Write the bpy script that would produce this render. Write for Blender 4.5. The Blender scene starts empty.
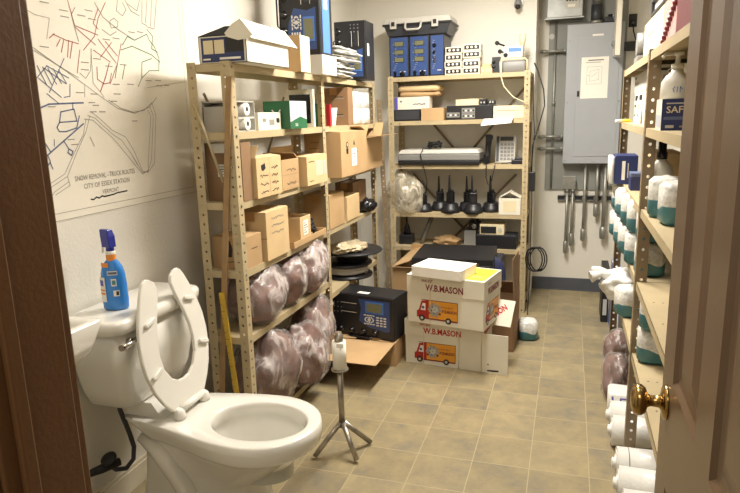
import bpy, bmesh, math, random
from mathutils import Vector, Matrix, noise
random.seed(7)
PI = math.pi
C = bpy.context.scene.collection
sc = bpy.context.scene

# ------------------------------------------------------------------ materials
def lin(h):
    h = h.lstrip('#'); r = []
    for i in (0, 2, 4):
        c = int(h[i:i+2], 16) / 255
        r.append(c / 12.92 if c <= .04045 else ((c + .055) / 1.055) ** 2.4)
    return (*r, 1)
M = {}
def mat(name, col, rough=.6, metal=0, var=.0, vscale=8, bump=0, bscale=60, spec=.5, col2=None, coat=0, alpha=None):
    m = bpy.data.materials.new(name); m.use_nodes = True
    nt = m.node_tree; b = nt.nodes['Principled BSDF']
    b.inputs['Base Color'].default_value = lin(col)
    b.inputs['Roughness'].default_value = rough
    b.inputs['Metallic'].default_value = metal
    b.inputs['Specular IOR Level'].default_value = spec
    if coat: b.inputs['Coat Weight'].default_value = coat; b.inputs['Coat Roughness'].default_value = .08
    if var or bump or col2:
        tc = nt.nodes.new('ShaderNodeTexCoord')
    if var or col2:
        n = nt.nodes.new('ShaderNodeTexNoise'); n.inputs['Scale'].default_value = vscale; n.inputs['Detail'].default_value = 6
        nt.links.new(tc.outputs['Object'], n.inputs['Vector'])
        r = nt.nodes.new('ShaderNodeValToRGB'); c = lin(col)
        if col2: a, d = lin(col), lin(col2)
        else:
            a = tuple(x * (1 - var) for x in c[:3]) + (1,); d = tuple(min(1, x * (1 + var)) for x in c[:3]) + (1,)
        r.color_ramp.elements[0].color = a; r.color_ramp.elements[1].color = d
        r.color_ramp.elements[0].position = .35; r.color_ramp.elements[1].position = .65
        nt.links.new(n.outputs['Fac'], r.inputs['Fac']); nt.links.new(r.outputs['Color'], b.inputs['Base Color'])
    if bump:
        n2 = nt.nodes.new('ShaderNodeTexNoise'); n2.inputs['Scale'].default_value = bscale; n2.inputs['Detail'].default_value = 4
        nt.links.new(tc.outputs['Object'], n2.inputs['Vector'])
        bp = nt.nodes.new('ShaderNodeBump'); bp.inputs['Strength'].default_value = bump; bp.inputs['Distance'].default_value = .01
        nt.links.new(n2.outputs['Fac'], bp.inputs['Height']); nt.links.new(bp.outputs['Normal'], b.inputs['Normal'])
    M[name] = m
    return m
mat('wall_paint', 'd9d5ca', .62, var=.02, vscale=1.6, bump=.12, bscale=90)
mat('ceiling_paint', 'dedad0', .8, var=.02, vscale=3)
mat('baseboard_paint', 'cfc5ae', .5, var=.05, vscale=9)
mat('rubber_base', '4d5057', .55, var=.08)
mat('frame_paint', '6b492b', .42, var=.05, vscale=5, bump=.06, bscale=140)
mat('door_paint', '654e39', .34, var=.05, vscale=4, bump=.05, bscale=160)
mat('brass', 'a88a55', .22, metal=1, var=.15, vscale=30)
mat('chrome', 'b9b6b0', .15, metal=1)
mat('steel_beige', 'b3a27f', .5, var=.07, vscale=7, spec=.4)
mat('steel_brown', '87755b', .5, var=.12, vscale=9)
mat('steel_grey', '8e8f8b', .42, metal=.6, var=.12, vscale=14)
mat('bare_steel', 'a39c90', .3, metal=.8, var=.25, vscale=25, bump=.1)
mat('panel_grey', '9ea1a5', .45, var=.02)
mat('plywood_grey', '85867f', .6, var=.05, vscale=5)
mat('conduit', '96958d', .4, metal=.55, var=.1, vscale=20)
mat('porcelain', 'e2dfd6', .1, var=.01, spec=.6, coat=.4)
mat('seat_plastic', 'e3e0d6', .25, spec=.5)
mat('water', 'b9b9b0', .03, spec=.8)
mat('kraft', 'b5956b', .75, var=.07, vscale=6, bump=.05, bscale=50)
mat('kraft_light', 'cdb184', .75, var=.05, vscale=6)
mat('kraft_dark', '8b6c4d', .8, var=.07, vscale=6)
mat('kraft_inside', '9f8159', .85, var=.05)
mat('tape', 'b48b52', .3, var=.04)
mat('white_card', 'dcd6c4', .6, var=.03, vscale=7)
mat('white_paper', 'e9e5da', .7, var=.02)
mat('cream_card', 'd8cba6', .7, var=.04)
mat('ink_black', '23211f', .6)
mat('ink_grey', '8d887e', .7)
mat('ink_red', 'b3212a', .6)
mat('ink_maroon', '7c2430', .6)
mat('ink_green', '4d7f4c', .7)
mat('ink_blue', '5a6482', .7)
mat('ink_rose', 'a8605a', .7)
mat('map_paper', 'e2dccd', .7, var=.02, vscale=3)
mat('truck_red', 'a5241f', .5)
mat('truck_orange', 'e09a2c', .5)
mat('yellow_label', 'e9cd3c', .55, var=.04)
mat('navy_print', '26305f', .5)
mat('green_print', '22603c', .5)
mat('lilac_print', 'b7bac0', .5)
mat('black_plastic', '1c1c1f', .42, var=.1, bump=.05)
mat('black_gloss', '17171a', .22)
mat('dark_grey', '34363b', .45)
mat('grey_plastic', '7d7c78', .5)
mat('light_grey', 'b9b6ad', .5)
mat('tester_blue', '31497c', .38)
mat('tester_blue_light', '4a76c2', .4)
mat('lcd', '6f7055', .25)
mat('key_white', 'cfcec9', .5)
mat('red_plastic', 'b3242b', .4)
mat('maroon_plastic', '6c1f29', .4)
mat('rubber', '1a1918', .7)
mat('matte_black', '0b0b0c', .85, spec=.2)
mat('yellow_paint', 'c9a63a', .5, var=.12, vscale=12)
mat('wood', '9a7c55', .7, var=.15, vscale=12, bump=.1)
mat('cleaner_blue', '2f7fd0', .18, spec=.6)
mat('trigger_blue', '242c8c', .3)
mat('orange', 'dd8a35', .5)
mat('teal', '3f8389', .4, var=.1, vscale=20)
mat('film_white', 'dedcd6', .28, var=.04, vscale=15, bump=.35, bscale=35)
mat('purple_print', '5b53a8', .4)
mat('navy_cloth', '22284a', .8, var=.3, vscale=12, bump=.4)
mat('reel_white', 'b9b4aa', .4, var=.05)
mat('brown_fill', '6b4437', .8, var=.3, vscale=22, bump=.5, bscale=40)
mat('bottle_white', 'd8d4c8', .35)
mat('bag_clear', 'b8a98a', .3, var=.1, bump=.4, bscale=18)
mat('crest_grey', '9b978e', .6)
mat('pink_card', 'b98f88', .7)

def film(name, col, a):                          # thin crinkled plastic film
    m = bpy.data.materials.new(name); m.use_nodes = True; nt = m.node_tree
    b = nt.nodes['Principled BSDF']; out = nt.nodes['Material Output']
    b.inputs['Base Color'].default_value = lin(col); b.inputs['Roughness'].default_value = .2
    b.inputs['Specular IOR Level'].default_value = .8
    t = nt.nodes.new('ShaderNodeBsdfTransparent'); mx = nt.nodes.new('ShaderNodeMixShader')
    tc = nt.nodes.new('ShaderNodeTexCoord')
    n = nt.nodes.new('ShaderNodeTexNoise'); n.inputs['Scale'].default_value = 13; n.inputs['Detail'].default_value = 4
    mp_ = nt.nodes.new('ShaderNodeMapping'); mp_.inputs['Scale'].default_value = (1, 1, .38); mp_.inputs['Rotation'].default_value = (.3, .2, 0)
    n.inputs['Distortion'].default_value = 1.5
    r = nt.nodes.new('ShaderNodeValToRGB')
    r.color_ramp.elements[0].position = .50; r.color_ramp.elements[0].color = (a, a, a, 1)
    r.color_ramp.elements[1].position = .66; r.color_ramp.elements[1].color = (min(1, a + .45),) * 3 + (1,)
    nt.links.new(tc.outputs['Object'], mp_.inputs[0]); nt.links.new(mp_.outputs[0], n.inputs['Vector']); nt.links.new(n.outputs['Fac'], r.inputs['Fac'])
    nt.links.new(r.outputs['Color'], mx.inputs['Fac'])
    nt.links.new(t.outputs[0], mx.inputs[1]); nt.links.new(b.outputs[0], mx.inputs[2]); nt.links.new(mx.outputs[0], out.inputs[0])
    bp = nt.nodes.new('ShaderNodeBump'); bp.inputs['Strength'].default_value = .8; bp.inputs['Distance'].default_value = .01
    nt.links.new(n.outputs['Fac'], bp.inputs['Height']); nt.links.new(bp.outputs['Normal'], b.inputs['Normal'])
    M[name] = m
film('bag_film', 'e4dcd8', .15)
film('clear_film', 'cfc6b0', .35)

def emis(name, col, s):
    m = bpy.data.materials.new(name); m.use_nodes = True; b = m.node_tree.nodes['Principled BSDF']
    b.inputs['Base Color'].default_value = lin(col); b.inputs['Emission Color'].default_value = lin(col)
    b.inputs['Emission Strength'].default_value = s; M[name] = m
emis('lamp_diffuser', 'fff0d8', 6)

def floor_mat():
    m = bpy.data.materials.new('vinyl_tile'); m.use_nodes = True; nt = m.node_tree; N = nt.nodes; L = nt.links
    b = N['Principled BSDF']; b.inputs['Roughness'].default_value = .38; b.inputs['Specular IOR Level'].default_value = .35
    tc = N.new('ShaderNodeTexCoord'); sp = N.new('ShaderNodeSeparateXYZ'); L.new(tc.outputs['Object'], sp.inputs[0])
    S = .22552
    def mth(op, a, b_=None, c=None):
        n = N.new('ShaderNodeMath'); n.operation = op
        for i, v in enumerate((a, b_, c)):
            if v is None: continue
            if isinstance(v, (int, float)): n.inputs[i].default_value = v
            else: L.new(v, n.inputs[i])
        return n.outputs[0]
    ds = []; cells = []
    for ax, off in (('X', -.1057), ('Y', 2.2874)):
        q = mth('DIVIDE', mth('SUBTRACT', sp.outputs[ax], off), S)
        cells.append(mth('FLOOR', q))
        fr = mth('FRACT', q); ds.append(mth('MINIMUM', fr, mth('SUBTRACT', 1.0, fr)))
    d = mth('MINIMUM', *ds)
    line = mth('LESS_THAN', d, .0075)
    cv = N.new('ShaderNodeCombineXYZ'); L.new(cells[0], cv.inputs[0]); L.new(cells[1], cv.inputs[1])
    wn = N.new('ShaderNodeTexWhiteNoise'); wn.noise_dimensions = '3D'; L.new(cv.outputs[0], wn.inputs[0])
    sh = N.new('ShaderNodeVectorMath'); sh.operation = 'MULTIPLY_ADD'; L.new(wn.outputs['Color'], sh.inputs[0]); sh.inputs[1].default_value = (7, 7, 7); L.new(tc.outputs['Object'], sh.inputs[2])
    n1 = N.new('ShaderNodeTexNoise'); n1.inputs['Scale'].default_value = 7; n1.inputs['Detail'].default_value = 8; n1.inputs['Roughness'].default_value = .7; L.new(sh.outputs[0], n1.inputs[0])
    r = N.new('ShaderNodeValToRGB'); e = r.color_ramp.elements
    e[0].position = .33; e[0].color = lin('7b7463'); e[1].position = .68; e[1].color = lin('9f906d')
    k = r.color_ramp.elements.new(.5); k.color = lin('8f8265')
    L.new(n1.outputs['Fac'], r.inputs['Fac'])
    hv = N.new('ShaderNodeHueSaturation'); L.new(r.outputs[0], hv.inputs['Color'])
    L.new(mth('MULTIPLY_ADD', wn.outputs['Value'], .16, .92), hv.inputs['Value'])
    mx = N.new('ShaderNodeMixRGB'); L.new(line, mx.inputs[0]); L.new(hv.outputs[0], mx.inputs[1]); mx.inputs[2].default_value = lin('ab9d7c')
    L.new(mx.outputs[0], b.inputs['Base Color'])
    bp = N.new('ShaderNodeBump'); bp.inputs['Strength'].default_value = .25; bp.inputs['Distance'].default_value = .01; L.new(n1.outputs['Fac'], bp.inputs['Height']); L.new(bp.outputs[0], b.inputs['Normal'])
    M['vinyl_tile'] = m
floor_mat()
def pack_mat():                                   # printed wrap: white mottled top, teal wave at the foot
    m = bpy.data.materials.new('tissue_wrap'); m.use_nodes = True; nt = m.node_tree; N = nt.nodes; L = nt.links
    b = N['Principled BSDF']; b.inputs['Roughness'].default_value = .35
    tc = N.new('ShaderNodeTexCoord'); sp = N.new('ShaderNodeSeparateXYZ'); L.new(tc.outputs['Object'], sp.inputs[0])
    wv = N.new('ShaderNodeMath'); wv.operation = 'SINE'; ml = N.new('ShaderNodeMath'); ml.operation = 'MULTIPLY'
    ad = N.new('ShaderNodeMath'); ad.operation = 'ADD'; L.new(sp.outputs['X'], ad.inputs[0]); L.new(sp.outputs['Y'], ad.inputs[1])
    L.new(ad.outputs[0], ml.inputs[0]); ml.inputs[1].default_value = 55; L.new(ml.outputs[0], wv.inputs[0])
    m2 = N.new('ShaderNodeMath'); m2.operation = 'MULTIPLY_ADD'; L.new(wv.outputs[0], m2.inputs[0]); m2.inputs[1].default_value = .008; m2.inputs[2].default_value = .052
    lt = N.new('ShaderNodeMath'); lt.operation = 'LESS_THAN'; L.new(sp.outputs['Z'], lt.inputs[0]); L.new(m2.outputs[0], lt.inputs[1])
    n = N.new('ShaderNodeTexVoronoi'); n.inputs['Scale'].default_value = 90; L.new(tc.outputs['Object'], n.inputs[0])
    r = N.new('ShaderNodeValToRGB'); r.color_ramp.elements[0].color = lin('b9b7b0'); r.color_ramp.elements[1].color = lin('e2e0d8'); L.new(n.outputs['Distance'], r.inputs[0])
    mx = N.new('ShaderNodeMixRGB'); L.new(lt.outputs[0], mx.inputs[0]); L.new(r.outputs[0], mx.inputs[1]); mx.inputs[2].default_value = lin('477b83')
    L.new(mx.outputs[0], b.inputs['Base Color'])
    nb = N.new('ShaderNodeTexNoise'); nb.inputs['Scale'].default_value = 30; L.new(tc.outputs['Object'], nb.inputs[0])
    bp = N.new('ShaderNodeBump'); bp.inputs['Strength'].default_value = .4; bp.inputs['Distance'].default_value = .01; L.new(nb.outputs['Fac'], bp.inputs['Height']); L.new(bp.outputs[0], b.inputs['Normal'])
    M['tissue_wrap'] = m
pack_mat()

# ------------------------------------------------------------------ mesh builder
class MB:
    def __init__(s, m=None): s.v = []; s.f = []; s.mi = []; s.ms = []; s.sm = []; s.m = m
    def _m(s, m):
        m = m or s.m
        if m not in s.ms: s.ms.append(m)
        return s.ms.index(m)
    def add(s, vs, fs, m=None, xf=None, smooth=False):
        o = len(s.v)
        for p in vs:
            p = Vector(p); s.v.append(xf @ p if xf else p)
        k = s._m(m)
        for f in fs: s.f.append([o + i for i in f]); s.mi.append(k); s.sm.append(smooth)
        return s
    def box(s, a, b, m=None, xf=None):
        (x0, y0, z0), (x1, y1, z1) = a, b
        vs = [(x0,y0,z0),(x1,y0,z0),(x1,y1,z0),(x0,y1,z0),(x0,y0,z1),(x1,y0,z1),(x1,y1,z1),(x0,y1,z1)]
        return s.add(vs, [(0,3,2,1),(4,5,6,7),(0,1,5,4),(1,2,6,5),(2,3,7,6),(3,0,4,7)], m, xf)
    def rbox(s, a, b, r, m=None, xf=None, n=3):          # box rounded in plan, slightly eased top and bottom
        (x0,y0,z0),(x1,y1,z1) = a, b; e = min(r*.4, (z1-z0)*.3)
        def ring(z, d):
            out = []
            for cx, cy, a0 in ((x1-r,y1-r,0),(x0+r,y1-r,PI/2),(x0+r,y0+r,PI),(x1-r,y0+r,1.5*PI)):
                for i in range(n+1):
                    t = a0 + PI/2*i/n; out.append((cx+(r-d)*math.cos(t), cy+(r-d)*math.sin(t), z))
            return out
        return s.loft([ring(z0, e), ring(z0+e, 0), ring(z1-e, 0), ring(z1, e)], m, xf, smooth=True)
    def loft(s, rings, m=None, xf=None, smooth=True, c0=True, c1=True):
        n = len(rings[0]); vs = [p for r in rings for p in r]; fs = []
        for j in range(len(rings)-1):
            for i in range(n):
                a = j*n+i; b_ = j*n+(i+1) % n; fs.append((a, b_, b_+n, a+n))
        s.add(vs, fs, m, xf, smooth)
        o = len(s.v) - len(vs); k = s._m(m)
        if c0: s.f.append([o+i for i in reversed(range(n))]); s.mi.append(k); s.sm.append(False)
        if c1: s.f.append([o+(len(rings)-1)*n+i for i in range(n)]); s.mi.append(k); s.sm.append(False)
        return s
    def prism(s, pts, z0, z1, m=None, xf=None):
        return s.loft([[(x, y, z0) for x, y in pts], [(x, y, z1) for x, y in pts]], m, xf, smooth=False)
    def lathe(s, prof, m=None, xf=None, n=20, caps=True):
        return s.loft([[(r*math.cos(2*PI*i/n), r*math.sin(2*PI*i/n), z) for i in range(n)] for r, z in prof], m, xf, True, caps, caps)
    def cyl(s, p, q, r, m=None, n=12, r2=None, xf=None):
        return s.tube([p, q], r, m, n, xf=xf, radii=[r, r if r2 is None else r2])
    def tube(s, path, r, m=None, n=8, xf=None, radii=None, closed=False):
        P = [Vector(p) for p in path]; rings = []; up = None
        for i, p in enumerate(P):
            d = (P[min(i+1, len(P)-1)] - P[max(i-1, 0)])
            d = d.normalized() if d.length > 1e-9 else Vector((0,0,1))
            if up is None: up = Vector((0,0,1)) if abs(d.z) < .9 else Vector((1,0,0))
            a = d.cross(up).normalized(); up = a.cross(d).normalized()
            rr = radii[i] if radii else r
            rings.append([tuple(p + a*rr*math.cos(2*PI*k/n) + up*rr*math.sin(2*PI*k/n)) for k in range(n)])
        return s.loft(rings, m, xf, True)
    def sphere(s, c, r, m=None, n=12, k=8, sc_=(1,1,1)):
        c = Vector(c); rings = []
        for j in range(k+1):
            t = -PI/2 + PI*j/k; t = max(-PI/2+.05, min(PI/2-.05, t))
            rings.append([(c.x+sc_[0]*r*math.cos(t)*math.cos(2*PI*i/n), c.y+sc_[1]*r*math.cos(t)*math.sin(2*PI*i/n), c.z+sc_[2]*r*math.sin(t)) for i in range(n)])
        return s.loft(rings, m)
    def quad(s, pts, m=None): return s.add(pts, [tuple(range(len(pts)))], m)
    def plate(s, fr, x0, y0, x1, y1, m, t=.0006, lift=.0003):   # thin printed rectangle on a face frame
        return s.box((x0, y0, lift), (x1, y1, lift+t), m, fr)
    def poly(s, fr, pts, m, t=.0006, lift=.0003): return s.prism(pts, lift, lift+t, m, fr)
    def disc(s, fr, x, y, r, m, t=.0008, lift=.0004, n=16): return s.prism([(x+r*math.cos(2*PI*i/n), y+r*math.sin(2*PI*i/n)) for i in range(n)], lift, lift+t, m, fr)
    def stroke(s, fr, pts, w, m, lift=.0006):               # a printed line of given width
        for (x0,y0),(x1,y1) in zip(pts, pts[1:]):
            d = Vector((x1-x0, y1-y0)); l = d.length
            if l < 1e-6: continue
            d /= l; nx, ny = -d.y*w/2, d.x*w/2; ex, ey = d.x*w*.3, d.y*w*.3
            s.add([(x0+nx-ex,y0+ny-ey,lift),(x0-nx-ex,y0-ny-ey,lift),(x1-nx+ex,y1-ny+ey,lift),(x1+nx+ex,y1+ny+ey,lift)], [(0,1,2,3)], m, fr)
        return s
    def text(s, fr, txt, x, y, h, m, w=None, bold=0, lift=.0008, align='LEFT'):
        cu = bpy.data.curves.new('lettering', 'FONT'); cu.body = txt; cu.size = 1; cu.offset = bold; cu.align_x = align
        cu.resolution_u = 2
        ob = bpy.data.objects.new('lettering', cu); C.objects.link(ob)
        dg = bpy.context.evaluated_depsgraph_get(); me = bpy.data.meshes.new_from_object(ob.evaluated_get(dg))
        xs = [v.co.x for v in me.vertices] or [0, 1]; k = h/.72; kx = k
        if w: kx = w/(max(xs)-min(xs))
        s.add([(x+v.co.x*kx, y+v.co.y*k, lift) for v in me.vertices], [tuple(p.vertices) for p in me.polygons], m, fr)
        bpy.data.objects.remove(ob); bpy.data.curves.remove(cu); bpy.data.meshes.remove(me)
        return s
    def build(s, name, parent=None, loc=None, bevel=0, solid=0, rot=None):
        me = bpy.data.meshes.new(name); me.from_pydata([tuple(v) for v in s.v], [], s.f)
        for m in s.ms: me.materials.append(M[m])
        for p, k, sm in zip(me.polygons, s.mi, s.sm): p.material_index = k; p.use_smooth = sm
        me.update()
        o = bpy.data.objects.new(name, me); C.objects.link(o)
        if parent: o.parent = parent
        if loc: o.location = loc
        if rot: o.rotation_euler = rot
        if solid:
            md = o.modifiers.new('thickness', 'SOLIDIFY'); md.thickness = solid
        if bevel:
            md = o.modifiers.new('edge', 'BEVEL'); md.width = bevel; md.segments = 2; md.limit_method = 'ANGLE'; md.angle_limit = math.radians(40)
        return o
def frame(o, u, v):
    u = Vector(u).normalized(); v = Vector(v).normalized(); n = u.cross(v)
    m = Matrix((u, v, n)).transposed().to_4x4(); m.translation = Vector(o); return m
def rotz(a): return Matrix.Rotation(a, 4, 'Z')
def tr(x, y, z): return Matrix.Translation((x, y, z))
def tag(o, label, cat, group=None, kind=None):
    o['label'] = label; o['category'] = cat
    if group: o['group'] = group
    if kind: o['kind'] = kind
    return o
def thing(name, label, cat, loc=(0,0,0), rz=0, group=None, rot=None):
    o = bpy.data.objects.new(name, None); C.objects.link(o); o.location = loc
    o.rotation_euler = rot if rot else (0, 0, rz); o.empty_display_size = .05
    return tag(o, label, cat, group)
def struct(mb, name, parent=None, **k):
    o = mb.build(name, parent, **k)
    if not parent: o['kind'] = 'structure'
    return o
def copy_tree(o, parent=None):
    c = o.copy(); C.objects.link(c)
    if parent: c.parent = parent
    for ch in list(o.children): copy_tree(ch, c)
    return c
def dup(o, loc, label, rz=0, group=None, scale=None, rot=None):
    c = copy_tree(o); c.location = loc; c.rotation_euler = rot if rot else (0, 0, rz); c['label'] = label
    if group: c['group'] = group
    if scale: c.scale = scale
    return c
def snz(p, s): return noise.noise(Vector(p)*s)
MAPLINES = [('ink_rose', 0.003, [(1.717, 1.786), (1.736, 1.71), (1.839, 1.691)]), ('ink_rose', 0.003, [(1.735, 1.706), (1.822, 1.657)]), ('ink_rose', 0.003, [(1.894, 1.806), (1.849, 1.748), (1.821, 1.685), (1.762, 1.635)]), ('ink_rose', 0.003, [(1.854, 1.78), (1.822, 1.728), (1.843, 1.711)]), ('ink_rose', 0.003, [(1.837, 1.678), (1.917, 1.603)]), ('ink_rose', 0.003, [(1.872, 1.674), (1.927, 1.629)]), ('ink_rose', 0.003, [(1.903, 1.673), (1.839, 1.618)]), ('ink_rose', 0.003, [(1.808, 1.639), (1.886, 1.605)]), ('ink_rose', 0.003, [(1.816, 1.584), (1.812, 1.543), (1.842, 1.528), (1.871, 1.533), (1.886, 1.567)]), ('ink_rose', 0.004, [(1.82, 1.502), (1.852, 1.549), (1.879, 1.6)]), ('ink_rose', 0.003, [(1.954, 1.674), (1.923, 1.603), (1.873, 1.529)]), ('ink_rose', 0.003, [(1.638, 1.672), (1.691, 1.659), (1.743, 1.653)]), ('ink_rose', 0.003, [(1.701, 1.66), (1.687, 1.606)]), ('ink_rose', 0.003, [(1.681, 1.662), (1.663, 1.619)]), ('ink_rose', 0.003, [(1.665, 1.66), (1.646, 1.636)]), ('ink_rose', 0.003, [(1.745, 1.634), (1.721, 1.558)]), ('ink_grey', 0.002, [(1.732, 1.559), (1.757, 1.543), (1.784, 1.57), (1.799, 1.643)]), ('ink_rose', 0.003, [(1.621, 1.659), (1.643, 1.674)]), ('ink_rose', 0.003, [(1.717, 1.658), (1.697, 1.603)]), ('ink_grey', 0.003, [(1.746, 1.768), (1.726, 1.743), (1.744, 1.661)]), ('ink_grey', 0.003, [(1.84, 1.798), (1.874, 1.755), (1.943, 1.723), (2.031, 1.694)]), ('ink_grey', 0.0025, [(1.909, 1.748), (1.93, 1.759), (1.949, 1.749), (1.944, 1.731), (1.911, 1.723), (1.905, 1.739), (1.909, 1.748)]), ('ink_grey', 0.0025, [(1.861, 1.713), (1.901, 1.697), (1.935, 1.714)]), ('ink_grey', 0.0025, [(1.959, 1.825), (1.947, 1.786), (1.977, 1.773), (2.0, 1.798), (1.984, 1.82)]), ('ink_grey', 0.0025, [(1.999, 1.831), (2.027, 1.797), (2.074, 1.786)]), ('ink_grey', 0.0025, [(2.098, 1.847), (2.084, 1.761), (2.112, 1.756)]), ('ink_grey', 0.0025, [(2.127, 1.851), (2.106, 1.764)]), ('ink_grey', 0.0025, [(2.157, 1.856), (2.134, 1.754)]), ('ink_grey', 0.0025, [(2.188, 1.861), (2.155, 1.748), (2.111, 1.752)]), ('ink_grey', 0.0025, [(2.011, 1.82), (2.062, 1.802), (2.083, 1.844)]), ('ink_green', 0.003, [(1.96, 1.67), (1.992, 1.703), (2.031, 1.694), (2.107, 1.724), (2.118, 1.703), (2.145, 1.683), (2.169, 1.639), (2.161, 1.592), (2.1, 1.588), (2.051, 1.558), (2.025, 1.526)]), ('ink_green', 0.003, [(1.95, 1.652), (2.013, 1.671), (2.124, 1.649), (2.174, 1.625)]), ('ink_green', 0.003, [(2.061, 1.617), (2.051, 1.558)]), ('ink_green', 0.003, [(1.962, 1.602), (1.94, 1.549)]), ('ink_green', 0.003, [(1.923, 1.603), (1.902, 1.551)]), ('ink_green', 0.003, [(2.11, 1.742), (2.143, 1.719), (2.128, 1.672), (2.164, 1.662)]), ('ink_green', 0.003, [(2.061, 1.617), (2.122, 1.635)]), ('ink_blue', 0.003, [(1.537, 1.608), (1.533, 1.555)]), ('ink_blue', 0.003, [(1.558, 1.571), (1.586, 1.514)]), ('ink_blue', 0.003, [(1.579, 1.569), (1.606, 1.516)]), ('ink_blue', 0.003, [(1.599, 1.567), (1.626, 1.518)]), ('ink_blue', 0.003, [(1.62, 1.566), (1.647, 1.521)]), ('ink_blue', 0.003, [(1.642, 1.564), (1.668, 1.523)]), ('ink_blue', 0.003, [(1.541, 1.526), (1.596, 1.573), (1.681, 1.54)]), ('ink_blue', 0.003, [(1.538, 1.505), (1.529, 1.479)]), ('ink_blue', 0.003, [(1.557, 1.534), (1.639, 1.478)]), ('ink_blue', 0.003, [(1.585, 1.565), (1.667, 1.521)]), ('ink_blue', 0.003, [(1.671, 1.601), (1.592, 1.492)]), ('ink_blue', 0.003, [(1.509, 1.546), (1.544, 1.516), (1.529, 1.483)]), ('ink_blue', 0.003, [(1.549, 1.57), (1.54, 1.519)]), ('ink_blue', 0.003, [(1.582, 1.488), (1.626, 1.458)]), ('ink_blue', 0.003, [(1.683, 1.521), (1.676, 1.482), (1.65, 1.478)]), ('ink_grey', 0.002, [(1.508, 1.641), (1.558, 1.621), (1.684, 1.556), (1.817, 1.485), (1.897, 1.444), (1.988, 1.426), (2.078, 1.449), (2.129, 1.487)]), ('ink_grey', 0.002, [(1.749, 1.524), (1.741, 1.48)]), ('ink_grey', 0.002, [(1.523, 1.628), (1.724, 1.543)]), ('ink_grey', 0.0015, [(1.525, 1.739), (1.575, 1.722), (1.631, 1.719), (1.61, 1.655)]), ('ink_grey', 0.0012, [(2.075, 1.523), (2.338, 1.557)]), ('ink_grey', 0.002, [(1.797, 1.642), (1.789, 1.529), (1.835, 1.482)]), ('ink_blue', 0.005, [(1.51, 1.432), (1.585, 1.456), (1.732, 1.462)]), ('ink_blue', 0.004, [(1.629, 1.432), (1.687, 1.441), (1.693, 1.402), (1.618, 1.399), (1.629, 1.432)]), ('ink_blue', 0.004, [(1.618, 1.399), (1.605, 1.383), (1.613, 1.37), (1.641, 1.369), (1.689, 1.38), (1.707, 1.419)]), ('ink_blue', 0.005, [(1.513, 1.276), (1.571, 1.309), (1.721, 1.393)]), ('ink_blue', 0.004, [(1.517, 1.357), (1.541, 1.348), (1.565, 1.31)]), ('ink_blue', 0.004, [(1.553, 1.298), (1.56, 1.277), (1.535, 1.254), (1.53, 1.225)]), ('ink_blue', 0.004, [(1.559, 1.273), (1.566, 1.254)]), ('ink_blue', 0.004, [(1.625, 1.34), (1.643, 1.313), (1.659, 1.304), (1.651, 1.291), (1.637, 1.301), (1.643, 1.313)]), ('ink_blue', 0.004, [(1.512, 1.416), (1.531, 1.412)]), ('ink_blue', 0.003, [(1.584, 1.325), (1.587, 1.346)]), ('ink_blue', 0.003, [(1.685, 1.462), (1.682, 1.441)]), ('ink_grey', 0.002, [(1.764, 1.432), (1.787, 1.418), (1.857, 1.367), (1.923, 1.341), (1.96, 1.291), (2.0, 1.208), (2.03, 1.2), (2.076, 1.232), (2.114, 1.416), (2.097, 1.467)]), ('ink_grey', 0.002, [(1.745, 1.42), (1.777, 1.411), (1.855, 1.354), (1.901, 1.329), (1.945, 1.278), (1.999, 1.202), (2.031, 1.204), (2.06, 1.248), (2.098, 1.416), (2.081, 1.453)]), ('ink_grey', 0.002, [(1.726, 1.408), (1.767, 1.404), (1.853, 1.341), (1.88, 1.316), (1.93, 1.265), (1.998, 1.196), (2.032, 1.208), (2.045, 1.263), (2.082, 1.416), (2.066, 1.439)]), ('ink_grey', 0.002, [(1.756, 1.419), (1.728, 1.366), (1.675, 1.299), (1.622, 1.225), (1.552, 1.198), (1.519, 1.16)]), ('ink_grey', 0.002, [(1.736, 1.41), (1.715, 1.358), (1.664, 1.299), (1.612, 1.234), (1.543, 1.207), (1.51, 1.17)]), ('ink_grey', 0.002, [(1.625, 1.207), (1.559, 1.18), (1.521, 1.143)]), ('ink_grey', 0.002, [(1.622, 1.225), (1.628, 1.194), (1.563, 1.171)]), ('ink_grey', 0.002, [(1.855, 1.473), (1.912, 1.446), (1.982, 1.43), (2.044, 1.437), (2.097, 1.467)]), ('ink_grey', 0.002, [(1.949, 1.272), (1.973, 1.235)]), ('ink_grey', 0.002, [(1.744, 1.348), (1.76, 1.316)])]
MAPTICKS = [(1.753, 1.746, 0.035), (1.601, 1.764, 0.035), (1.676, 1.751, 0.035), (1.678, 1.732, 0.035), (1.789, 1.767, 0.035), (2.001, 1.721, 0.035), (2.05, 1.727, 0.035), (1.912, 1.69, 0.035), (1.861, 1.681, 0.035), (1.578, 1.63, 0.035), (1.802, 1.741, 0.035), (1.886, 1.529, 0.035), (1.964, 1.532, 0.035), (1.886, 1.495, 0.035), (1.772, 1.492, 0.035), (1.744, 1.595, 0.035), (1.74, 1.571, 0.035), (1.859, 1.59, 0.035), (2.072, 1.55, 0.035), (2.132, 1.553, 0.035), (2.184, 1.536, 0.035), (2.136, 1.533, 0.035), (1.705, 1.495, 0.035), (1.803, 1.611, 0.035), (1.935, 1.6, 0.035), (1.969, 1.398, 0.03), (1.757, 1.463, 0.03), (1.774, 1.454, 0.03), (1.758, 1.432, 0.03), (1.802, 1.432, 0.03), (1.656, 1.326, 0.03), (1.642, 1.343, 0.03), (1.579, 1.448, 0.03), (1.867, 1.469, 0.03)]
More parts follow.
